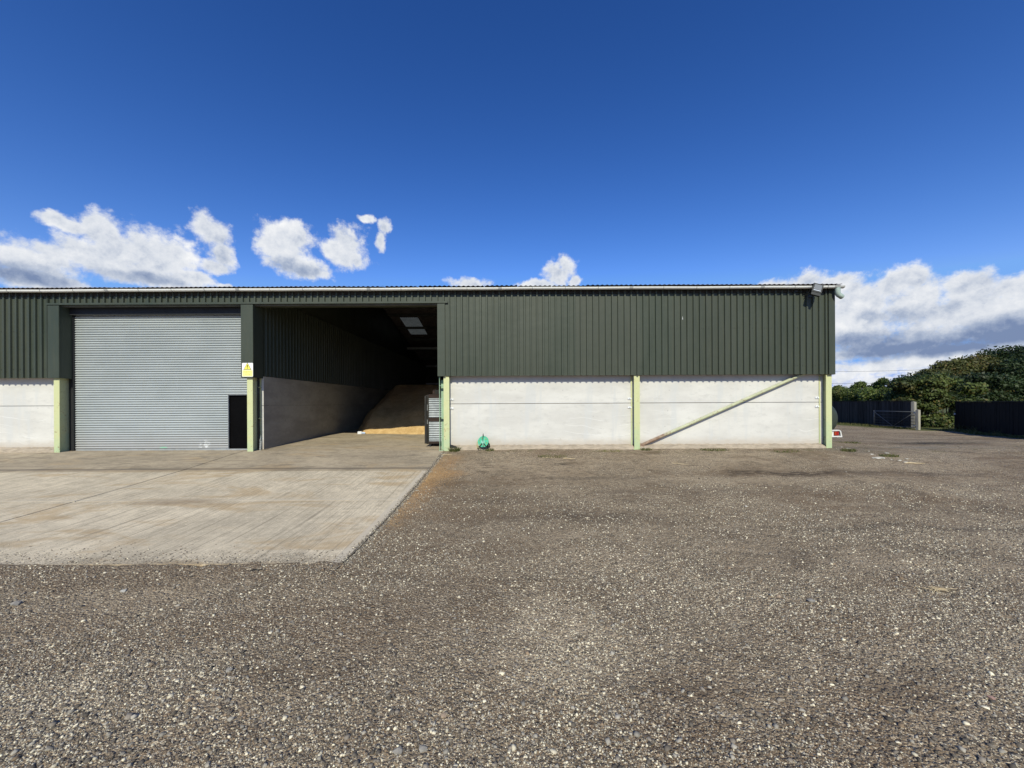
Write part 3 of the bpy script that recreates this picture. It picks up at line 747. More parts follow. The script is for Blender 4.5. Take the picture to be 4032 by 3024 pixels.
# ------------------------------------------------------------------ hose reel
hr = empty('hose_reel', (-.905,-.02,.055), 'green hose reel standing against the white wall by the ledge', 'hose reel')
def disc(mb, x, y, z, r0, r1, th, n=36):
    """ring plate facing -y, r0 may be 0"""
    vs = []; fs = []
    for i in range(n):
        a = 2*math.pi*i/n; c, s_ = math.cos(a), math.sin(a)
        vs += [(x+r0*c,y,z+r0*s_),(x+r1*c,y,z+r1*s_),(x+r1*c,y+th,z+r1*s_),(x+r0*c,y+th,z+r0*s_)]
    for i in range(n):
        j = (i+1)%n
        for k in range(4): fs.append((i*4+k, i*4+(k+1)%4, j*4+(k+1)%4, j*4+k))
    mb.add(vs, fs)
RZ = .205
for nm, yy in (('front_flange', -.10), ('rear_flange', .12)):
    m_ = MB(); disc(m_, 0, yy, RZ, .055, .10, .008); disc(m_, 0, yy, RZ, .128, .158, .010); disc(m_, 0, yy-.006, RZ, .152, .163, .020)
    for k in range(6):
        a = R(60*k+12); cx = Vector((math.cos(a),0,math.sin(a))); tz = Vector((-math.sin(a),0,math.cos(a)))
        obox(m_, Vector((0,yy+.005,RZ))+cx*.114, cx, Vector((0,1,0)), tz, .034, .0085, .072)
    fl_ = m_.build(nm, M_teal, hr)
m_ = MB(); disc(m_, 0, -.118, RZ, .0, .042, .03); disc(m_, 0, -.112, RZ, .044, .060, .02); m_.build('hub', M_teald, hr)
m_ = MB(); m_.tube([(0,-.13,RZ+.01),(0,-.14,RZ-.06),(.003,-.14,RZ-.14)], [.022,.018,.012], 10); m_.build('crank_handle', M_teald, hr, smooth=True)
m_ = MB()
for k in range(9):
    for rr in (.115,.135):
        yy = -.085+k*.022; m_.tube([(rr*math.cos(R(a)), yy, RZ+rr*math.sin(R(a))) for a in range(0,361,20)], .0105, 6, caps=False)
m_.tube([(-.13,-.08,RZ+.06),(-.185,-.06,RZ-.03),(-.19,-.04,.06),(-.14,-.05,.0),(-.05,-.1,-.01)], .011, 7)
m_.build('hose', M_hose, hr, smooth=True)
m_ = MB()
for sy in (-.135,.14):
    for sx in (-1,1): m_.tube([(0,sy,RZ-.01),(sx*.075,sy,RZ-.10),(sx*.16,sy-.02,-.005)], .010, 8)
m_.tube([(0,-.135,RZ),(0,-.135,RZ+.19),(0,-.02,RZ+.245),(0,.10,RZ+.19),(0,.14,RZ)], .009, 8)
m_.tube([(-.16,-.155,-.002),(-.16,.16,-.002)], .009, 8); m_.tube([(.16,-.155,-.002),(.16,.16,-.002)], .009, 8); m_.tube([(-.16,-.155,-.002),(.16,-.155,-.002)], .008, 8)
m_.build('stand', M_blackpl, hr, smooth=True)
m_ = MB()
for k in range(4): m_.tube([(.155+.02*math.sin(k)+.03*math.cos(R(a)), .02+.01*k, .075+.07*math.sin(R(a))) for a in range(0,361,30)], .009, 6, caps=False)
m_.build('supply_hose', M_blackpl, hr, smooth=True)

# ------------------------------------------------------------------ barrier leaves inside the opening
br = empty('barrier_gate', (-2.62,.88,.02), 'dark timber barrier leaf with two corrugated grey sheets inside the doorway', 'barrier')
X0, X1 = -.17, .42
m_ = MB(); m_.bbox(X0-.08, X0, -.03,.03,.08,1.73,.004); m_.bbox(X1-.07,X1,-.03,.03,.08,1.73,.004); m_.build('stile', M_darkwood, br)
for z0, z1 in ((.08,.17),(.84,.96),(1.62,1.75)):
    m_ = MB(); m_.bbox(X0, X1-.07, -.028,.028,z0,z1,.004); m_.build('rail', M_rail, br)
for z0, z1 in ((.172,.838),(.962,1.618)):
    m_ = MB(); n = int((z1-z0)/.0762*10); P = []
    for i in range(n+1):
        z = z0+(z1-z0)*i/n; yy = -.008-.010*math.cos(2*math.pi*z/.0762); P.append([(X0+.002,yy,z),(X1-.07,yy,z)])
    m_.grid(P); m_.build('corrugated_sheet', M_corr, br, smooth=True)
m_ = MB(); m_.cyl((X0+.03,-.02,.045),(X0+.03,.02,.045),.035,12); m_.box(X0+.0,X0+.06,-.015,.015,.05,.08); m_.build('castor', M_rubber, br)
br2 = empty('barrier_gate', (-2.52,1.05,.03), 'taller plain dark timber leaf folded behind the corrugated barrier', 'barrier')
m_ = MB(); 
for k in range(9): m_.bbox(-.17,.40,-.02,.02,.06+k*.204,.06+k*.204+.20,.004)
m_.build('boards', M_darkwood, br2)
m_ = MB(); m_.box(-.165,-.10,-.05,-.021,.06,1.89); m_.build('batten', M_rail, br2)
br3 = empty('barrier_gate', (-2.90,.82,.02), 'narrow dark plank stile swung edge-on beside the corrugated barrier', 'barrier')
m_ = MB(); m_.bbox(-.02,.02,0,.75,.10,1.66,.004); m_.bbox(-.02,.055,-.03,.0,.10,1.70,.004); m_.build('boards', M_darkwood, br3)
for q in ((1.2,1.4),(.75,.9)):
    m_ = MB(); m_.box(.056,.07,.02,.07,q[0],q[1]); m_.build('latch', M_galv, br3)

# scrap by the post foot
m_ = MB(); m_.add([(-.0,0,0),(.2,.02,0),(.24,.14,0),(.02,.16,0),(.02,.03,.10),(.17,.05,.045),(.19,.12,.04),(.03,.13,.09)],[(0,3,2,1),(4,5,6,7),(0,1,5,4),(1,2,6,5),(2,3,7,6),(3,0,4,7)])
o = m_.build('rubber_block', M_rubber); o.location = (-1.95,.0,.06); tag(o, 'small black rubber block at the foot of the wall behind the doorway post', 'block')
o = MB(); 
for k in range(6): o.box(-.02+.003*k,.025+.006*k,-.01,.012,.0+k*.055,.043+k*.055)
o.tube([(.0,0,.33),(.02,0,.40),(.03,0,.5)], [.02,.014,.004], 6)
o = o.build('chain_link_bundle', M_galv); o.location = (-8.02,.20,-.03); tag(o, 'grey metal chain hanging down inside the central column', 'chain')

# ------------------------------------------------------------------ grain heap and container
def heap():
    xs = np.linspace(-8.04, 9.8, 180); ys = np.linspace(4.2, 23.9, 150)
    X, Y = np.meshgrid(xs, ys)
    toe = np.interp(X, [-8.04,-7.6,-7.2,-6.95,-6.7,-5.5,-4.2,-3.2,-1,9.8], [8.2,6.9,6.2,5.6,5.18,4.98,4.66,4.50,4.4,4.4])
    toe = toe + .03*np.sin(X*3.1)+.015*np.sin(X*9)
    s = .62+.05*np.sin(X*1.1)+.03*np.sin(X*2.7+1)
    H = (Y-toe)*s + (.06*np.sin(X*2.2+Y*1.5)+.05*np.sin(X*.9-Y*2.1))*np.clip(Y-toe,0,1) + .02*np.sin(5*X-2*Y)*np.clip(Y-toe,0,1)+.008*np.sin(17*X+9*Y)
    H = np.where(H > .95, .95+(H-.95)*.62, H)
    top = 2.3 + .15*np.sin(X*.8)
    H = np.where(H > top, top+(H-top)*.02, H)
    Zf = slab_z(Y); Z = np.where(H > 0, Zf+H, Zf-.05+H*0)
    i = np.arange(X.size).reshape(X.shape)
    fc = np.stack([i[:-1,:-1], i[:-1,1:], i[1:,1:], i[1:,:-1]], -1).reshape(-1,4)
    o = np_mesh('grain_heap', np.stack([X,Y,Z],-1).reshape(-1,3), fc, M_grain, smooth=True)
    tag(o, 'heap of golden grain sloping up at the back of the open bay', 'grain', kind='stuff')
heap()
ct = empty('plastic_container', (-6.72,5.0,.115), 'small white plastic container on its side at the toe of the grain', 'container', rz=R(12))
m_ = MB(); m_.bbox(-.11,.06,-.06,.06,.0,.125,.012); m_.build('body', M_white, ct)
m_ = MB(); m_.cyl((.06,0,.055),(.20,.01,.045),.045,14); m_.build('spout_end', M_bluish, ct, smooth=False)

# ------------------------------------------------------------------ tank trailer round the corner
tr = empty('tank_trailer', (0,0,0), 'dark green tank trailer with white rear light board behind the barn corner', 'trailer')
m_ = MB()
cx, cz, r_, y0 = 11.71, .84, .62, 2.50
rows = []
for yy, k in ((y0-.14,.02),(y0-.13,.35),(y0-.10,.68),(y0-.05,.9),(y0+.02,1.0),(y0+2.4,1.0),(y0+2.5,.8),(y0+2.55,.02)):
    rows.append([(cx+r_*k*math.cos(a), yy, cz+r_*k*math.sin(a)) for a in np.linspace(0, 2*math.pi, 41)])
m_.grid(rows); m_.build('tank', M_tank, tr, smooth=True)
lb = MB(); z0, z1 = .155, .425; xr = 12.24; yb = 2.22
# rounded white frame round the lamp cluster
pts = [(10.82,z0),(xr,z0),(xr-.045,z1-.06),(xr-.075,z1-.02),(xr-.12,z1),(10.82,z1)]
inn = [(10.86,z0+.045),(xr-.05,z0+.045),(xr-.085,z1-.065),(xr-.10,z1-.045),(xr-.13,z1-.035),(10.86,z1-.035)]
k = len(pts); vs = [(a,yb,b_) for a,b_ in pts]+[(a,yb,b_) for a,b_ in inn]+[(a,yb+.12,b_) for a,b_ in pts]+[(a,yb+.12,b_) for a,b_ in inn]
fs = []
for i in range(k):
    j = (i+1)%k; fs += [(i,j,k+j,k+i),(2*k+i,3*k+i,3*k+j,2*k+j),(i,2*k+i,2*k+j,j),(k+i,k+j,3*k+j,3*k+i)]
lb.add(vs, fs); lb.box(10.87,11.95,yb+.04,yb+.05,z0+.05,z1-.04)
lbo = lb.build('light_board', M_trw, tr)
for xx in (12.02, 10.95):
    m_ = MB(); m_.bbox(xx-.07,xx+.10,yb+.005,yb+.06,.215,.365,.01); m_.build('rear_lamp', M_red, lbo)
    m_ = MB(); m_.bbox(xx-.065,xx-.01,yb-.002,yb+.004,.22,.36,.002); m_.build('indicator_lens', M_amber, lbo)
m_ = MB(); m_.box(10.9,12.15,2.34,5.2,.12,.2); m_.box(11.3,11.42,5.0,6.6,.12,.2); m_.build('chassis', M_darksteel, tr)
for xx in (10.86, 11.98):
    m_ = MB(); rows = []
    for (xo, rr) in ((-.08,.05),(-.085,.17),(-.09,.26),(-.06,.30),(.06,.30),(.09,.26),(.085,.17),(.08,.05)):
        rows.append([(xx+xo, 3.0+rr*math.cos(a), .235+rr*math.sin(a)) for a in np.linspace(0,2*math.pi,29)])
    m_.grid(rows); wh = m_.build('wheel', M_rubber, tr, smooth=True)
    m_ = MB(); disc_rows = [[(xx+s_*.088, 3.0+rr*math.cos(a), .235+rr*math.sin(a)) for a in np.linspace(0,2*math.pi,25)] for s_, rr in ((1,.001),(1,.16))]
    m_.grid(disc_rows); m_.build('rim', M_trw, wh)
for ob in list(tr.children):
    ob.location.z = -.02

# ------------------------------------------------------------------ fences, gate
def Zy(Z): return Z-DIST
def fence(name, A, B, top, label, posts_every=2.4, capd=True, seed=1, base=-.02, mt=None):
    rd = random.Random(seed)
    A = Vector((A[0], A[1], 0)); B = Vector((B[0], B[1], 0)); L = (B-A).length; d = (B-A)/L; n = Vector((-d.y, d.x, 0))
    if n.x > 0: n = -n           # n points to the yard side
    f = empty(name, (A.x, A.y, 0), label, 'fence')
    T_ = lambda s, o_, z: (d.x*s+n.x*o_, d.y*s+n.y*o_, z)
    bd = MB(); s = 0
    while s < L-.02:
        w = min(.145, L-s); e = rd.uniform(0,.012); t = top+rd.uniform(-.008,.008)
        za = float(gz(A.x+d.x*s, A.y+d.y*s))+base
        v = [T_(s+.003,0,za),T_(s+w-.003,0,za),T_(s+w-.003,.022+e,za),T_(s+.003,.022+e,za)]
        v += [(p[0],p[1],t) for p in v]
        bd.add(v, [(0,3,2,1),(4,5,6,7),(0,1,5,4),(1,2,6,5),(2,3,7,6),(3,0,4,7)]); s += w
    bd.build('boards', mt or M_fence, f)
    if capd:
        c = MB(); v = [T_(-.03,-.05,top+.01),T_(L+.03,-.05,top+.01),T_(L+.03,.07,top+.01),T_(-.03,.07,top+.01)]; v += [(p[0],p[1],top+.045) for p in v]
        c.add(v, [(0,3,2,1),(4,5,6,7),(0,1,5,4),(1,2,6,5),(2,3,7,6),(3,0,4,7)]); c.build('capping_rail', M_darkwood, f)
    s = .1
    while s < L:
        za = float(gz(A.x+d.x*s, A.y+d.y*s))-.1
        c = MB(); v = [T_(s-.06,-.13,za),T_(s+.06,-.13,za),T_(s+.06,-.006,za),T_(s-.06,-.006,za)]; v += [(p[0],p[1],top-.03) for p in v]
        c.add(v, [(0,3,2,1),(4,5,6,7),(0,1,5,4),(1,2,6,5),(2,3,7,6),(3,0,4,7)]); c.build('fence_post', M_darkwood, f); s += posts_every
    return f, d, n
FA = (26.2, Zy(25.2)); FB = (29.6, Zy(43))
f1, d1, n1 = fence('board_fence', FA, FB, 1.47, 'weathered black board fence running back beyond the barn corner', seed=3, mt=M_fence_worn)
GA = (27.35, Zy(23.7)); GB = (21.0, Zy(13.2))
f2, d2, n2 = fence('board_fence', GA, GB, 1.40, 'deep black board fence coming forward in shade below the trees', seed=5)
# silvery posts
def square_post(name, x, y, z0, z1, s, label, cat='post', mt=None, group=None, rz=0):
    m_ = MB(); m_.bbox(-s/2,s/2,-s/2,s/2,0,z1-z0,.012); m_.add([(-s/2,-s/2,z1-z0),(s/2,-s/2,z1-z0),(s/2,s/2,z1-z0),(-s/2,s/2,z1-z0),(0,0,z1-z0+.02)],[(0,1,4),(1,2,4),(2,3,4),(3,0,4)])
    o = m_.build(name, mt or M_greywood); o.location = (x,y,z0); o.rotation_euler.z = rz; return tag(o, label, cat, group)
square_post('gate_post', 25.84, Zy(24.75), -.45, 1.42, .19, 'tall silver-grey wooden post ending the black fence', rz=R(10))
square_post('gate_post', 25.37, Zy(24.05), -.45, .92, .17, 'shorter thicker silver-grey wooden post that the field gate hangs on', rz=R(6))
gt = empty('field_gate', (25.62, Zy(24.45), float(gz(25.62, Zy(24.4)))), 'shade-darkened metal field gate with diagonal bars folded open against the fence', 'gate', rz=math.atan2(d1.y, d1.x)+R(3))
m_ = MB(); GL = 3.3; M_gsteel = painted('shaded_gate_steel', (.10,.105,.11), .15, 8, .5)  # galvanised gate, its steel and bars darkened to stand for shade
for x_ in (0.0, GL): m_.tube([(x_,0,.10),(x_,0,1.16)], .030, 8)
m_.tube([(0,0,1.12),(GL,0,1.12)], .026, 8); m_.tube([(0,0,.12),(GL,0,.12)], .022, 8); m_.build('gate_frame', M_gsteel, gt, smooth=True)
for z_ in (.30,.48,.68,.88):
    m_ = MB(); m_.tube([(0,0,z_),(GL,0,z_)], .017, 7); m_.build('bar', M_darksteel, gt, smooth=True)
m_ = MB(); m_.tube([(GL-.05,.03,1.08),(GL*.5,.03,.12)], .022, 7); m_.tube([(.05,.03,1.08),(GL*.5,.03,.12)], .018, 7); m_.build('diagonal_bar', M_gsteel, gt, smooth=True)
for q in (1.03,.22):
    m_ = MB(); m_.box(-.12,.08,-.04,.04,q,q+.065); m_.build('hinge', M_galv, gt)
square_post('stub_post', 27.45, Zy(23.8), -.4, .75, .10, 'thin dark post at the near end of the shaded fence', mt=M_darkwood)
m_ = MB(); m_.bbox(-.06,.06,-.03,.03,0,.09,.01); o = m_.build('latch_plate', M_white); o.location = (27.3, Zy(23.7), .62); tag(o, 'small white latch on the thin post by the bush', 'latch')

# ------------------------------------------------------------------ foliage
def leaves(centers, radii, n, size, flat=1.0, droop=.0, seed=0, shell=.55):
    """leaf-sized quads spread in clumps; returns verts, faces, tint"""
    rg = np.random.default_rng(seed); C = np.asarray(centers); Rd = np.asarray(radii)
    w = (Rd.prod(axis=1))**(2/3); w = w/w.sum(); k = rg.choice(len(C), n, p=w)
    u = rg.normal(size=(n,3)); u /= np.linalg.norm(u, axis=1, keepdims=True)
    rr = shell + (1-shell)*rg.random(n)**.7; rr *= 1+.22*np.sin(u[:,0]*5+k)*np.sin(u[:,2]*4+k*2.1)+.10*rg.normal(size=n)
    P = C[k] + u*Rd[k]*rr[:,None]
    nrm = u + rg.normal(size=(n,3))*.65 + np.array([0,0,.25]); nrm /= np.linalg.norm(nrm, axis=1, keepdims=True)
    a = np.cross(nrm, rg.normal(size=(n,3))); a /= np.linalg.norm(a, axis=1, keepdims=True); b = np.cross(nrm, a)
    s = size*(.55+.9*rg.random(n))[:,None]
    V = np.stack([P-a*s*.5, P+b*s*.32-nrm*s*.06, P+a*s*.5, P-b*s*.32-nrm*s*.06], 1).reshape(-1,3)
    Fq = np.arange(n*4).reshape(n,4)
    ct = rg.random(len(C))[k]; t = np.clip(.55*ct+.45*rg.random(n), 0, 1)
    return V, Fq, np.repeat(t, 4)

def tree(x, y, h, cr, seed, m_leaf, label, n=16000, leaf=.26, cat='tree', trunk_h=.3, spread=1.0, name='tree', group='trees beyond the yard fence', low=.28):
    rd = random.Random(seed); zb = float(gz(x, y)) 
    t = empty(name, (x, y, zb), label, cat, group)
    tb = MB(); top = h*.8
    lean = (rd.uniform(-.3,.3), rd.uniform(-.3,.3))
    tb.tube([(0,0,-.2),(lean[0]*.3,lean[1]*.3,h*.25),(lean[0],lean[1],h*.5),(lean[0]*1.5,lean[1]*1.5,top)], [.035*h,.028*h,.018*h,.006*h], 9)
    cs, rs = [], []
    nc = 34
    for i in range(nc):
        a = rd.uniform(0, 2*math.pi); v = rd.random(); zz = h*(low+.62*v)
        env = math.sin(math.pi*min(1, .22+.72*v))**.7
        rr = cr*spread*env*math.sqrt(rd.uniform(.15,1))*.8
        s = rd.uniform(.17,.30)*cr; zz = min(zz, h*.97-s*.85); c = (rr*math.cos(a), rr*math.sin(a), zz)
        cs.append(c); rs.append((s*1.15, s*1.15, s*.85))
        if i % 3 == 0: tb.tube([(lean[0]*.5,lean[1]*.5,h*.3+.1*v*h),(c[0]*.5,c[1]*.5,(h*.35+zz)/2+.2),c], [.014*h,.009*h,.003*h], 6)
    cs.append((0,0,h*.86)); rs.append((cr*.30,cr*.30,h*.12))
    cs.append((0,0,h*.50)); rs.append((cr*.50,cr*.50,h*.26))
    tb.build('trunk', M_bark, t, smooth=True)
    V, Fq, tt = leaves(cs, rs, n, leaf, seed=seed)
    np_mesh('crown', V, Fq, m_leaf, t, tt)
    return t
def at(px, Z): return (px-2016)/F*Z
def top_h(px, py, Z): return EYE + (hor(px)-py)/F*Z
TREES = [
 # px, top py, Z, crown radius, material, seed, label
 (3990,1352,44,6.2,M_leaf_dark,21,'tallest dark ivy-clad tree at the far end of the fence, over the shaded boards',30000,.24),
 (3860,1388,42,4.6,M_leaf_oak,22,'broad browning oak leaning over left of the tallest dark tree',24000,.24),
 (3745,1412,40,4.0,M_leaf_oak,23,'rounded olive oak between the browning oak and the small domed trees',20000,.22),
 (3650,1448,38,3.1,M_leaf_oak,24,'smaller oak whose crown steps down behind the gate gap',14000,.20),
 (4130,1370,38,5.2,M_leaf_dark,25,'dark tree cut by the picture edge beyond the black fence',16000,.24),
 (3572,1480,50,2.0,M_leaf_hedge,26,'low rounded green tree just behind the fence end post',9000,.22),
 (3475,1484,56,2.3,M_leaf_hedge,27,'dome-shaped distant tree in the dip of the hedge line',9000,.24),
 (3390,1498,58,2.0,M_leaf_hedge,28,'small domed distant tree nearest the overhead wires',8000,.24),
 (3305,1514,60,1.8,M_leaf_hedge,29,'lowest distant tree peeping past the barn corner',6000,.24),
]
for px, py, Z, cr, ml, sd_, lab, n_, lf in TREES:
    x, y = at(px, Z), Zy(Z); h = top_h(px, py, Z) - float(gz(x, y))
    tree(x, y, h, cr, sd_, ml, lab, n_, lf, low=.22 if cr > 4 else .3)

def hedge_row(name, pts, top, wid, n, leaf, ml, seed, label, cat='hedge', base=-.3):
    rd = random.Random(seed); cs, rs = [], []
    for (x0, y0), (x1, y1) in zip(pts[:-1], pts[1:]):
        L = math.hypot(x1-x0, y1-y0); k = max(2, int(L/.75))
        for i in range(k):
            t = (i+rd.random())/k; x = x0+(x1-x0)*t; y = y0+(y1-y0)*t
            tp = top*(1+rd.uniform(-.10,.12))
            for z in np.linspace(.35, tp-.35, 3):
                s = rd.uniform(.5,.8); cs.append((x+rd.uniform(-.3,.3), y+rd.uniform(-.3,.3), z+rd.uniform(-.15,.15))); rs.append((s*wid, s*wid, s*.75))
    c0 = np.array([pts[0][0], pts[0][1], base])
    V, Fq, tt = leaves(cs, rs, n, leaf, seed=seed, shell=.5)
    o = empty(name, tuple(c0), label, cat)
    cr = np_mesh('foliage', V-np.array([c0[0],c0[1],0]), Fq, ml, o, tt)
    st = MB()
    for (x0, y0), (x1, y1) in zip(pts[:-1], pts[1:]):
        L = math.hypot(x1-x0, y1-y0)
        for i in range(max(2, int(L/.5))):
            t = i/max(2, int(L/.5)); x = x0+(x1-x0)*t-c0[0]; y = y0+(y1-y0)*t-c0[1]
            st.tube([(x,y,-.2),(x+rd.uniform(-.2,.2),y+rd.uniform(-.2,.2),top*.45),(x+rd.uniform(-.4,.4),y+rd.uniform(-.4,.4),top*.8)], [.04,.025,.008], 5)
    st.build('stems', M_bark, o)
    return o
hedge_row('hedge', [(28.6,Zy(27.5)),(30.0,Zy(33)),(32.0,Zy(42))], 2.55, 1.1, 42000, .15, M_leaf_hedge, 41, 'lit green hedge rising over the weathered fence')
hedge_row('hedge', [(30.0,Zy(23.5)),(30.5,Zy(20)),(29.5,Zy(15))], 2.05, 1.0, 14000, .13, M_leaf_bramble, 42, 'low olive hedge showing as a strip over the deep black fence')
hedge_row('bush', [(27.9,Zy(27.6)),(29.6,Zy(26.6)),(31.0,Zy(25.6))], 3.0, 1.25, 20000, .17, M_leaf_bramble, 43, 'dense yellow-green bush filling the gap between the two fences', 'bush')
hedge_row('bush', [(31.5,Zy(31)),(35.0,Zy(31)),(39.5,Zy(30.5))], 3.6, 1.5, 18000, .20, M_leaf_dark, 44, 'dark understorey bush below the tall trees beyond the black fence', 'bush')

# grass and weeds
def tuft(name, x, y, r, h, n, seed, label, cat='grass tuft', group=None, mt=None, flatness=.5):
    rg = np.random.default_rng(seed); z = float(gz(x, y))
    a = rg.random(n)*2*np.pi; q = np.sqrt(rg.random(n))*r; bx, by = q*np.cos(a), q*np.sin(a)*.6
    hh = h*(.4+.8*rg.random(n)); ln = rg.normal(size=(n,2))*flatness*hh[:,None]; w = .004+.006*rg.random(n); wa = rg.random(n)*np.pi
    B = np.stack([bx,by,np.full(n,-.01)],1); W = np.stack([np.cos(wa)*w,np.sin(wa)*w,np.zeros(n)],1)
    M = B+np.stack([ln[:,0]*.4,ln[:,1]*.4,hh*.6],1); T_ = B+np.stack([ln[:,0],ln[:,1],hh],1)
    V = np.stack([B-W,B+W,M+W*.8,M-W*.8, M-W*.8,M+W*.8,T_+W*.1,T_-W*.1],1).reshape(-1,3); Fq = np.arange(n*8).reshape(-1,4)
    o = np_mesh(name, V, Fq, mt or M_grass, attr=np.repeat(rg.random(n), 8)); o.location = (x,y,z)
    return tag(o, label, cat, group)
TF = [(-1.80,-.10,.16,.16,160,'leafy green weed at the foot of the doorway post'),(10.15,-.42,.22,.09,200,'low grass tuft just in front of the barn corner post'),
 (10.75,-1.05,.26,.07,220,'isolated olive grass tuft on the gravel beyond the barn corner'),(1.15,-.95,.42,.05,220,'flattened straw-coloured grass patch before the middle of the first white bay'),
 (6.2,-.22,.45,.06,260,'mossy grass patch under the sloping steel brace'),(4.15,-.12,.18,.08,120,'tiny grass tuft where the brace meets the middle post'),
 (3.0,-.28,.4,.045,180,'low green patch left of the middle post'),(8.2,-.35,.5,.05,240,'thin grass patch near the top end of the brace'),(-.70,-.12,.14,.10,90,'wispy dry weed right of the hose reel'),
 (27.0,Zy(22.9),.45,.38,200,'bright green weed clump at the near end of the shaded fence'),(26.1,Zy(21.6),.35,.36,150,'upright weed clump a step along the shaded fence'),
 (24.9,Zy(19.6),.6,.30,200,'dull green weed clump furthest along the shaded fence'),(12.25,2.0,.5,.06,200,'patchy grass by the trailer wheel'),(27.2,Zy(30),1.0,.16,260,'grass clump at the foot of the weathered fence')]
for i, (x, y, r, h, n_, lab) in enumerate(TF): tuft('grass_tuft', x, y, r, h, n_, 60+i, lab, group='weeds and tufts on the gravel')
vg = []
for i in range(70):
    s = random.uniform(-1, 18); vg.append((FA[0]+d1.x*s+n1.x*random.uniform(.05,.6), FA[1]+d1.y*s+n1.y*random.uniform(.05,.6)))
for i in range(70):
    s = random.uniform(0, 11); vg.append((GA[0]+d2.x*s+n2.x*random.uniform(.05,.45), GA[1]+d2.y*s+n2.y*random.uniform(.05,.45)))
Vs, Ts = [], []
rg = np.random.default_rng(5)
for (x, y) in vg:
    n = 60; z = float(gz(x,y)); b_ = np.stack([x+rg.normal(size=n)*.16, y+rg.normal(size=n)*.16, np.full(n,z-.01)],1); h = .04+.13*rg.random(n)
    w = np.stack([.012*np.ones(n),.012*rg.normal(size=n),np.zeros(n)],1); tp = b_+np.stack([rg.normal(size=n)*.06,rg.normal(size=n)*.06,h],1)
    Vs.append(np.stack([b_-w,b_+w,tp+w*.2,tp-w*.2],1).reshape(-1,3)); Ts.append(np.repeat(rg.random(n),4))
Vs = np.concatenate(Vs); Ts = np.concatenate(Ts)
o = np_mesh('verge_grass', Vs, np.arange(len(Vs)).reshape(-1,4), M_grass, attr=Ts); tag(o, 'short grass growing along the foot of the fences', 'grass', kind='stuff')

# ------------------------------------------------------------------ loose stones
def stones(name, xy, size, colr, label=None, seed=0, flat=.55, embed=.3):
    rg = np.random.default_rng(seed); n = len(xy)
    base = np.array([[-1,-1,-1],[1,-1,-1],[1,1,-1],[-1,1,-1],[-.62,-.62,1],[.62,-.62,1],[.62,.62,1],[-.62,.62,1]], float)*.5
    V = base[None]*(1+.35*rg.normal(size=(n,8,3)).clip(-1.3,1.3))
    sc = size[:,None]*np.stack([.75+.6*rg.random(n), .65+.5*rg.random(n), flat*(.6+.7*rg.random(n))],1)
    V = V*sc[:,None,:]
    a = rg.random(n)*2*np.pi; ti = rg.normal(size=n)*.35
    ct_, st_ = np.cos(ti), np.sin(ti); y1 = V[:,:,1]*ct_[:,None]-V[:,:,2]*st_[:,None]; z1 = V[:,:,1]*st_[:,None]+V[:,:,2]*ct_[:,None]
    x1 = V[:,:,0]; c, s = np.cos(a)[:,None], np.sin(a)[:,None]
    Vx = x1*c-y1*s+xy[:,0,None]; Vy = x1*s+y1*c+xy[:,1,None]
    zg = gz(xy[:,0], xy[:,1]); on = (xy[:,0] < SLAB_X) & (xy[:,1] > SLAB_Y0)
    zg = np.where(on, slab_z(xy[:,1])+.004, zg)
    Vz = z1+zg[:,None]+(size*flat*(.5-embed))[:,None]
    P = np.stack([Vx,Vy,Vz],-1).reshape(-1,3)
    q = np.array([[0,3,2,1],[4,5,6,7],[0,1,5,4],[1,2,6,5],[2,3,7,6],[3,0,4,7]])
    Fq = (q[None]+8*np.arange(n)[:,None,None]).reshape(-1,4)
    Ca = np.concatenate([colr, np.ones((n,1))],1); Ca = np.repeat(Ca, 8, axis=0)
    return np_mesh(name, P, Fq, M_stone, attr=Ca, attr_name='stone')
def stone_fn(T, b):
    a = T.n('ShaderNodeAttribute', attribute_name='stone'); n = T.noise(T.pos(), 120, 3, .6)
    c = T.mix(T.ss(n, .35, .7, 0, .4), a.outputs['Color'], T.mix(1.0, a.outputs['Color'], (.5,.5,.5), 'MULTIPLY'))
    T.put(b.inputs['Base Color'], c); b.inputs['Roughness'].default_value = .8; b.inputs['Specular IOR Level'].default_value = .3
M_stone = mat('crushed_stone', fn=stone_fn)
def palette(n, rg, light=.16):
    u = rg.random(n); k = (.7+.6*rg.random(n))[:,None]
    c = np.where((u < light)[:,None], np.array([.68,.61,.46]), np.where((u < light+.05)[:,None], np.array([.26,.19,.125]), np.where((u < .42)[:,None], np.array([.235,.202,.162]), np.where((u < .78)[:,None], np.array([.12,.103,.083]), np.array([.33,.30,.25])))))
    return np.clip(c*k, 0.02, .85)
rg = np.random.default_rng(99)
def scatter(n, zmin, zmax, pw):
    u = rg.random(n); Zd = (zmin**(1-pw)+u*(zmax**(1-pw)-zmin**(1-pw)))**(1/(1-pw))
    x = (rg.random(n)*2-1)*(Zd*1.40+.3); return x, Zd-DIST
def clumped(x, y, t=.0):
    f = np.sin(x*1.7+1.3*np.sin(y*1.1))+np.sin(y*2.3+x*.6)+.8*np.sin(x*4.1-y*3.3)
    return f
x, y = scatter(230000, 1.55, 8.5, 1.25)
f = clumped(x, y); keep = (rg.random(len(x)) < np.clip(.60+.26*f, .08, 1)) & ~((x < SLAB_X+.02) & (y > SLAB_Y0-.02+.45*smooth((-5.5-x)/6)))
x, y = x[keep], y[keep]; Zd = y+DIST
sz = np.exp(rg.normal(size=len(x))*.45)*.0072*np.clip(Zd/3.6, .85, 1.5); sz = np.clip(sz, .003, .022)
stn = stones('gravel_stones', np.stack([x,y],1), sz, palette(len(x), rg, .24), seed=1)
tag(stn, 'loose crushed stone chips scattered over the gravel yard', 'gravel', kind='stuff')
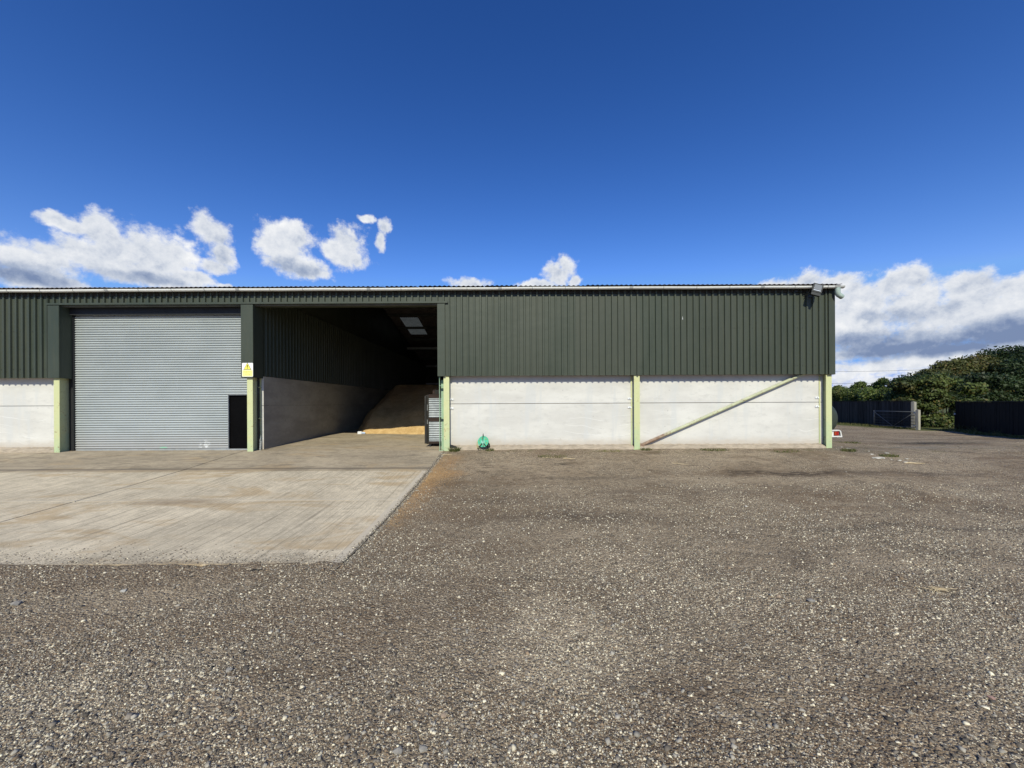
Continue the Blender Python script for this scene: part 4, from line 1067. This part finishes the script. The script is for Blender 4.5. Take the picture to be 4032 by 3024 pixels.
x, y = scatter(4200, 1.6, 11, 1.7); keep = ~((x < SLAB_X+.02) & (y > SLAB_Y0-.02)); x, y = x[keep], y[keep]
sz = .016+.020*rg.random(len(x))**2.5
o = stones('gravel_pebbles', np.stack([x,y],1), sz, palette(len(x), rg, .09), seed=2, flat=.5, embed=.25); tag(o, 'larger loose pebbles lying on the gravel yard', 'gravel', kind='stuff')
n = 2600; x = .38+rg.normal(size=n)*.32; y = -8.85+rg.normal(size=n)*.42
x = np.concatenate([x, 3.4+rg.normal(size=7000)*1.5, -3.5+rg.normal(size=5000)*1.3]); y = np.concatenate([y, -8.4+rg.normal(size=7000)*.75, -9.3+rg.normal(size=5000)*.35])
keep = (y > -10.4) & (y < -7.35); x, y = x[keep], y[keep]
o = stones('pale_chippings', np.stack([x,y],1), .005+.009*rg.random(len(x))**1.6, palette(len(x), rg, .42), seed=12); tag(o, 'drifts of paler stone chippings in the foreground gravel', 'gravel', kind='stuff')
# grit kicked onto the front edge of the slab
n = 3000; x = -2.2-13*rg.random(n); y = SLAB_Y0+.02+np.abs(rg.normal(size=n))*(.16+.05*(-x-2)*.5); keep = y < SLAB_Y0+1.2; x, y = x[keep], y[keep]
o = stones('edge_grit', np.stack([x,y],1), .006+.012*rg.random(len(x)), palette(len(x), rg, .1), seed=3); tag(o, 'dark grit trodden over the front edge of the concrete', 'grit', kind='stuff')
# spilled grain chips beside slab
n = 7000; x = SLAB_X+.05+np.abs(rg.normal(size=n))*.38; y = -2.7+rg.normal(size=n)*.55
m2 = rg.random(n) < .4; y = np.where(m2, -5.9+5.4*rg.random(n), y); x = np.where(m2, SLAB_X+.04+np.abs(rg.normal(size=n))*.16, x)
cg = np.tile(np.array([.50,.32,.15]), (n,1))*(.6+.6*rg.random(n))[:,None]
o = stones('spilled_grain', np.stack([x,y],1), .004+.006*rg.random(n), cg, seed=4, embed=.1); tag(o, 'pale orange spilled grain along the edge of the concrete', 'grain', kind='stuff')

n = 9000; t = rg.random(n); y = SLAB_Y0+t*(7.0); x = SLAB_X+rg.normal(size=n)*.035+.03
o = stones('edge_crumbs', np.stack([x,y],1), .005+.014*rg.random(n)**2, palette(n, rg, .12), seed=14); tag(o, 'crumbs of stone and soil along the side edge of the concrete', 'grit', kind='stuff')
# single pieces one can point at
def rubble(x, y, s, seed, label, name='rubble_piece', mt=None, group=None, flat=.35, rz=0):
    bm = bmesh.new(); bmesh.ops.create_icosphere(bm, subdivisions=1, radius=1); rd = random.Random(seed)
    for v in bm.verts:
        k = 1+rd.uniform(-.34,.24); v.co = Vector((v.co.x*s[0]*k, v.co.y*s[1]*k, v.co.z*s[2]*k))
    me = bpy.data.meshes.new(name); bm.to_mesh(me); bm.free(); me.materials.append(mt or M_chalk)
    o = bpy.data.objects.new(name, me); COL.objects.link(o); o.location = (x, y, float(gz(x,y))+s[2]*.4); o.rotation_euler.z = rz
    return tag(o, label, 'rubble' if name == 'rubble_piece' else 'stone', group)
RB = [(3455,1795,.30,.09,'long flat pale rubble slab beyond the barn corner'),(3430,1786,.10,.05,'small pale lump behind the long rubble slab'),(3490,1783,.12,.06,'knobbly pale rubble lump right behind the long slab'),
 (3540,1799,.09,.05,'squarish pale rubble piece right of the long slab'),(3570,1795,.12,.05,'furthest right pale rubble piece in the scatter'),(3565,1802,.08,.04,'little pale piece below the furthest right rubble'),(3420,1779,.06,.03,'tiny pale chip at the left head of the rubble scatter'),
 (3312,1770,.09,.03,'white chip on the gravel by the corner post'),(3340,1773,.14,.02,'thin pale sliver right of the white corner chip'),(3510,1797,.05,.03,'tiny pale chip between the long slab and the squarish piece')]
for i, (px, py, sx, sy, lab) in enumerate(RB):
    Z = (EYE+.06)*F/(py-hor(px)); rubble(at(px,Z), Zy(Z), (sx*.62,sx*.3,sy*.42), i, lab, group='pale rubble beyond the barn corner')
def stick(px, py, L, w, ang, label, h=None, mt=None):
    Z = None; lo, hi = 2, 30
    for _ in range(40):
        Z = (lo+hi)/2; zz = float(gz(at(px,Z), Zy(Z))); yy = hor(px)+(EYE-zz)*F/Z
        if yy > py: lo = Z
        else: hi = Z
    x, y = at(px,Z), Zy(Z); z = float(gz(x,y))+.012
    m_ = MB(); d = Vector((math.cos(ang), math.sin(ang), 0)); pts = [Vector((0,0,0))+d*L*(t-.5)+Vector((0,0,.008*math.sin(t*6))) for t in (0,.3,.6,1)]
    m_.tube(pts, [w*.7,w,w*.8,w*.3], 6)
    o = m_.build('stick', mt or M_straw); o.location = (x,y,z); return tag(o, label, 'stick', 'bleached sticks and straw on the gravel')
stick(2676,1828,.42,.010,R(-35),'bleached stick on the gravel below the brace')
stick(2240,1807,.34,.014,R(-8),'short pale stick beside the flattened grass patch')
stick(2160,1803,.4,.008,R(4),'thin straw stem in the flattened grass patch')
stick(3600,1825,.5,.018,R(-6),'pale wooden splinter right of the rubble')
stick(380*2.65,2247,.13,.008,R(15),'dark twig in front of the concrete edge', mt=M_darkwood)
stick(1760,1791,.3,.012,R(12),'pale husk strip near the doorway post foot')
# a wisp of straw in the right foreground
n = 60; rg2 = np.random.default_rng(8); 
Z = 5.6
m_ = MB()
for k in range(26):
    a = rg2.normal()*.35; L = .04+.09*rg2.random(); cx_, cy_ = rg2.normal()*.07, rg2.normal()*.02
    m_.tube([(cx_-L/2*math.cos(a), cy_-L/2*math.sin(a), .004+.012*rg2.random()),(cx_,cy_,.012+.01*rg2.random()),(cx_+L/2*math.cos(a),cy_+L/2*math.sin(a),.004+.012*rg2.random())], .0022, 4)
Zw = 1.98*F/(2320-hor(3680)); o = m_.build('straw_wisp', M_straw); xx, yy = at(3680,Zw), Zy(Zw); o.location = (xx, yy, float(gz(xx,yy))+.006); tag(o, 'wisp of golden straw lying on the right foreground gravel', 'straw')
def pebble(px, py, s, label, seed, col=None):
    lo, hi = 1.5, 30
    for _ in range(40):
        Z = (lo+hi)/2; zz = float(gz(at(px,Z), Zy(Z))); yy = hor(px)+(EYE-zz)*F/Z
        if yy > py: lo = Z
        else: hi = Z
    rubble(at(px,Z), Zy(Z), (s,s*.8,s*.5), seed, label, 'large_stone', col, 'single larger stones on the yard')
M_gst = painted('grey_stone', (.26,.24,.21), .15, 20, .85, bump=.004); M_tst = painted('tan_stone', (.36,.27,.19), .15, 20, .85, bump=.004); M_pst = painted('pinkish_stone', (.30,.19,.16), .15, 20, .85)
for i, (px, py, s, lab, c) in enumerate([(2935,1995,.035,'white stone alone on the mid gravel right of centre',M_chalk),(3190,2370,.045,'squared grey stone in the right foreground',M_gst),(1560,2960,.035,'smooth grey stone at the bottom edge left of centre',M_gst),
    (1740,2820,.022,'tan stone low in the centre foreground',M_tst),(3900,2750,.025,'pink stone low on the right',M_pst),(60,2380,.05,'pale stone at the left edge of the gravel',M_gst),(3065,2350,.028,'tan pebble left of the squared grey stone',M_tst),
    (1660,2950,.03,'rough grey stone at the bottom edge beside the smooth one',M_gst),(480,2330,.035,'cream stone in front of the concrete on the left',M_chalk),(900,2640,.03,'dull grey stone in the left foreground',M_gst)]):
    pebble(px, py, s, lab, 200+i, c)

# ------------------------------------------------------------------ overhead cables
for i, (z0, z1, lab) in enumerate(((7.3,7.65,'higher thin overhead cable crossing the cloud beyond the barn'),(5.05,5.4,'lower thin overhead cable just over the hedge line'))):
    Z = 72; m_ = MB(); xa, xb = 50, 84; P = []
    for k in range(25):
        t = k/24; P.append((xa+(xb-xa)*t, Zy(Z), z0+(z1-z0)*t-1.0*math.sin(math.pi*t)*.35))
    m_.tube(P, .022, 6); o = m_.build('overhead_cable', M_cable, smooth=True); tag(o, lab, 'cable', 'overhead cables')

# ------------------------------------------------------------------ sun, sky
sun_vec = Vector((-math.sin(SUN_AZ)*math.cos(SUN_EL), -math.cos(SUN_AZ)*math.cos(SUN_EL), math.sin(SUN_EL)))
sl_ = bpy.data.lights.new('sun', 'SUN'); sl_.energy = 4.6; sl_.angle = R(.5); sl_.color = (1.0,.955,.76)
so = bpy.data.objects.new('sun', sl_); COL.objects.link(so); so.rotation_euler = sun_vec.to_track_quat('Z', 'Y').to_euler(); so.location = (0,-20,30)

w = bpy.data.worlds.new('World'); scene.world = w; w.cycles.sampling_method = 'MANUAL'; w.cycles.sample_map_resolution = 512; w.use_nodes = True; wt = w.node_tree; T = NT(wt)
bg = wt.nodes['Background']
sky = T.n('ShaderNodeTexSky', sky_type='NISHITA'); sky.sun_disc = False; sky.sun_elevation = SUN_EL; sky.sun_rotation = R(180)+SUN_AZ
sky.air_density = 1.0; sky.dust_density = .4; sky.ozone_density = 3.0
BG = .10
def cl_dir(px, py):
    dx, dz = (px-2016)/F, (hor(px)-py)/F
    return math.atan2(dx, 1), math.atan2(dz, math.hypot(dx, 1))
BL = [ # px, py, rx, ry (sizes read off the picture)
 (40,1010,150,90),(200,1030,160,80),(330,1000,130,70),(450,1010,170,95),(590,1000,150,95),(690,1010,90,85),(375,885,75,60),(420,930,80,70),(215,862,75,28),(290,890,70,34),(560,1085,300,42),(180,1110,260,38),(760,1095,90,28),(60,1090,220,40),(-150,1000,220,120),(640,1055,70,40),
 (810,890,60,55),(850,930,70,60),(880,990,55,70),(860,1050,65,32),
 (1090,950,85,75),(1170,930,85,60),(1140,1020,100,80),(1210,1060,80,45),(1370,950,75,70),(1380,1020,75,50),(1320,980,60,50),
 (1520,900,26,38),(1508,950,22,45),(1445,862,30,16),
 (1860,1118,85,24),(2110,1122,100,18),(2205,1075,62,62),(2225,1035,34,44),(2262,1110,28,24),(890,1122,50,12),
 (3040,1125,60,28),(3180,1110,110,42),(3300,1105,90,34),(3360,1130,60,45),(3400,1200,150,110),(3330,1290,260,110),(3510,1130,100,62),(3600,1095,80,55),(3610,1200,170,110),(3790,1130,110,60),(3860,1115,90,60),(3960,1140,110,55),(4060,1130,130,60),
 (3500,1370,330,45),(3800,1385,420,45),(3800,1230,240,110),(4020,1230,220,120),(3700,1330,420,80),(3980,1330,260,90),(4300,1200,250,160),
]
def make_group(name, full):
    gt_ = bpy.data.node_groups.new(name, 'ShaderNodeTree')
    gt_.interface.new_socket('P', in_out='INPUT', socket_type='NodeSocketVector'); gt_.interface.new_socket('D', in_out='OUTPUT', socket_type='NodeSocketFloat')
    G = NT(gt_); gi = G.n('NodeGroupInput').outputs[0]; go = G.n('NodeGroupOutput')
    nz = G.noise(gi, 17, 4, .6, color=True)
    wv = G.v('MULTIPLY_ADD', G.v('SUBTRACT', nz, (.5,.5,.5)), (.034,.030,0), gi)
    cur = None
    for px, py, rx, ry in BL:
        a, e = cl_dir(px, py); a2, _ = cl_dir(px+rx, py); a1, _ = cl_dir(px-rx, py); _, e2 = cl_dir(px, py-ry); _, e1 = cl_dir(px, py+ry)
        sx, sy = 2/abs(a2-a1), 2/abs(e2-e1)
        L = G.v('LENGTH', G.v('MULTIPLY_ADD', wv, (sx,sy,0), (-a*sx,-e*sy,0)), out=1)
        cur = L if cur is None else G.m('SMOOTH_MIN', cur, L, .25)
    d = G.m('SUBTRACT', 1.0, cur)
    # low banks of cloud stretched along the horizon, to the right
    x_, e_, _z = G.sep(gi)
    st = G.noise(G.v('MULTIPLY', gi, (8,34,1)), 1.0, 7, .6, .4)
    bank = G.m('MULTIPLY', G.ss(e_, .155, .115), G.ss(x_, .35, .62))
    st = G.m('MULTIPLY_ADD', G.m('SUBTRACT', st, .44), 4.0, G.m('MULTIPLY', G.m('SUBTRACT', bank, 1.0), 9))
    d = G.m('MAXIMUM', d, G.m('MINIMUM', G.m('MULTIPLY', st, .6), .35))
    gt_.links.new(d, go.inputs[0]); return gt_
cg_ = make_group('cloud_shape', True)
dirv = T.n('ShaderNodeTexCoord').outputs['Generated']; dx_, dy_, dz_ = T.sep(dirv)
az = T.m('ARCTAN2', dx_, dy_); el = T.m('ARCSINE', dz_)
cb = T.n('ShaderNodeCombineXYZ'); T.put(cb.inputs[0], az); T.put(cb.inputs[1], el); Pd = cb.outputs[0]
def G_at(vec):
    g_ = T.n('ShaderNodeGroup'); g_.node_tree = cg_; T.put(g_.inputs[0], vec); return g_.outputs[0]
def billow(vec, sc=15):
    nd = T.n('ShaderNodeTexVoronoi', feature='F1', voronoi_dimensions='2D'); T.put(nd.inputs['Vector'], vec)
    nd.inputs['Scale'].default_value = sc; nd.inputs['Detail'].default_value = 4; nd.inputs['Roughness'].default_value = .62; nd.inputs['Lacunarity'].default_value = 2.3
    nd.normalize = False
    return nd.outputs['Distance']
wob = T.v('MULTIPLY_ADD', T.v('SUBTRACT', T.noise(Pd, 30, 6, .65, color=True), (.5,.5,.5)), (.020,.016,0), Pd)
b0 = billow(wob); b1 = billow(T.v('ADD', wob, (-.005,.012,0)))
f2_ = T.noise(T.v('MULTIPLY', T.v('ADD', Pd, (-.01,.03,0)), (1,1.5,1)), 12, 6, .58)
fine = T.noise(Pd, 55, 6, .65)
d0 = T.m('ADD', G_at(Pd), T.m('MULTIPLY_ADD', b0, -.36, .50))
d0 = T.m('ADD', d0, T.m('MULTIPLY', T.m('SUBTRACT', fine, .5), .95))
d0 = T.m('ADD', d0, T.m('MULTIPLY', T.m('SUBTRACT', f2_, .5), 1.25))
dens = T.ss(d0, -.12, .60)
br_ = T.m('MULTIPLY_ADD', T.m('SUBTRACT', b1, b0), .26, .68)
br_ = T.m('ADD', br_, T.m('MULTIPLY', T.m('SUBTRACT', f2_, .5), .75))
br_ = T.m('ADD', br_, T.ss(d0, .1, 1.0, .10, -.10))
br_ = T.m('ADD', br_, T.m('MULTIPLY', T.m('SUBTRACT', T.noise(T.v('ADD', Pd, (.3,.1,0)), 34, 6, .62), .5), .45))
# shaded under-sides of the bank on the right
def shade(px, py, rx, ry, k):
    a, e = cl_dir(px, py); a2, _ = cl_dir(px+rx, py); a1, _ = cl_dir(px-rx, py); _, e2 = cl_dir(px, py-ry); _, e1 = cl_dir(px, py+ry)
    pw = T.v('MULTIPLY_ADD', T.v('SUBTRACT', T.noise(Pd, 9, 4, .6, color=True), (.5,.5,.5)), (.10,.05,0), Pd)
    L = T.v('LENGTH', T.v('MULTIPLY', T.v('SUBTRACT', pw, (a,e,0)), (2/abs(a2-a1), 2/abs(e2-e1), 0)), out=1)
    return T.ss(L, 1.2, .2, 0, k)
shs = [shade(*q) for q in ((3650,1365,560,52,1.0),(3930,1305,330,70,1.0),(3420,1345,230,60,.8),(3520,1235,170,40,.5),(3700,1200,110,35,.4),(60,1075,330,60,.75),(560,1100,330,34,.55),(1200,1055,200,40,.4),(850,1000,80,90,.3))]
sh_ = shs[0]
for q in shs[1:]: sh_ = T.m('MAXIMUM', sh_, q)
br_ = T.m('SUBTRACT', br_, T.m('MULTIPLY', sh_, .66), clamp=True)
ccol = T.ramp(br_, [(0,(.20,.27,.44)),(.3,(.40,.47,.61)),(.6,(.70,.74,.81)),(1,(.97,.975,.98))])
ccol = T.v('SCALE', ccol); wt.nodes[-1].inputs[3].default_value = 1/BG
# the clear sky: deeper and more saturated towards the zenith, as through a polarised lens
hs = T.n('ShaderNodeHueSaturation'); T.put(hs.inputs['Color'], sky.outputs[0]); hs.inputs['Saturation'].default_value = 1.25
SX, SYc, SZ = T.sep(T.v('MULTIPLY', hs.outputs[0], (.1,.1,.1)))
chs = []
for c_, g_, k_, cap in ((SX,1.50,4.3,.19),(SYc,1.43,2.34,.42),(SZ,1.37,2.19,.90)):
    mp = T.m('MULTIPLY', T.m('POWER', c_, g_), k_)
    chs.append(T.m('MULTIPLY', T.m('MINIMUM', mp, T.m('MAXIMUM', T.m('MULTIPLY', c_, .45), cap)), 1/BG))
cc_ = T.n('ShaderNodeCombineXYZ')
for i_, c_ in enumerate(chs): T.put(cc_.inputs[i_], c_)
SKYC = cc_.outputs[0]
col = T.mix(dens, SKYC, ccol)
wt.links.new(col, bg.inputs[0]); bg.inputs[1].default_value = BG

# ------------------------------------------------------------------ camera
cam = bpy.data.cameras.new('camera'); co = bpy.data.objects.new('camera', cam); COL.objects.link(co); scene.camera = co
cam.sensor_width = 36; cam.lens = 36*F/4032; cam.shift_y = (1588-1512)/4032
cam.clip_start = .05; cam.clip_end = 3000
co.location = (0,-DIST,EYE); co.rotation_euler = (R(90), ROLL, 0)
scene.view_settings.view_transform = 'Standard'; scene.view_settings.look = 'None'; scene.view_settings.exposure = 0; scene.view_settings.gamma = 1
scene.cycles.max_bounces = 6; scene.cycles.diffuse_bounces = 2; scene.cycles.transparent_max_bounces = 4
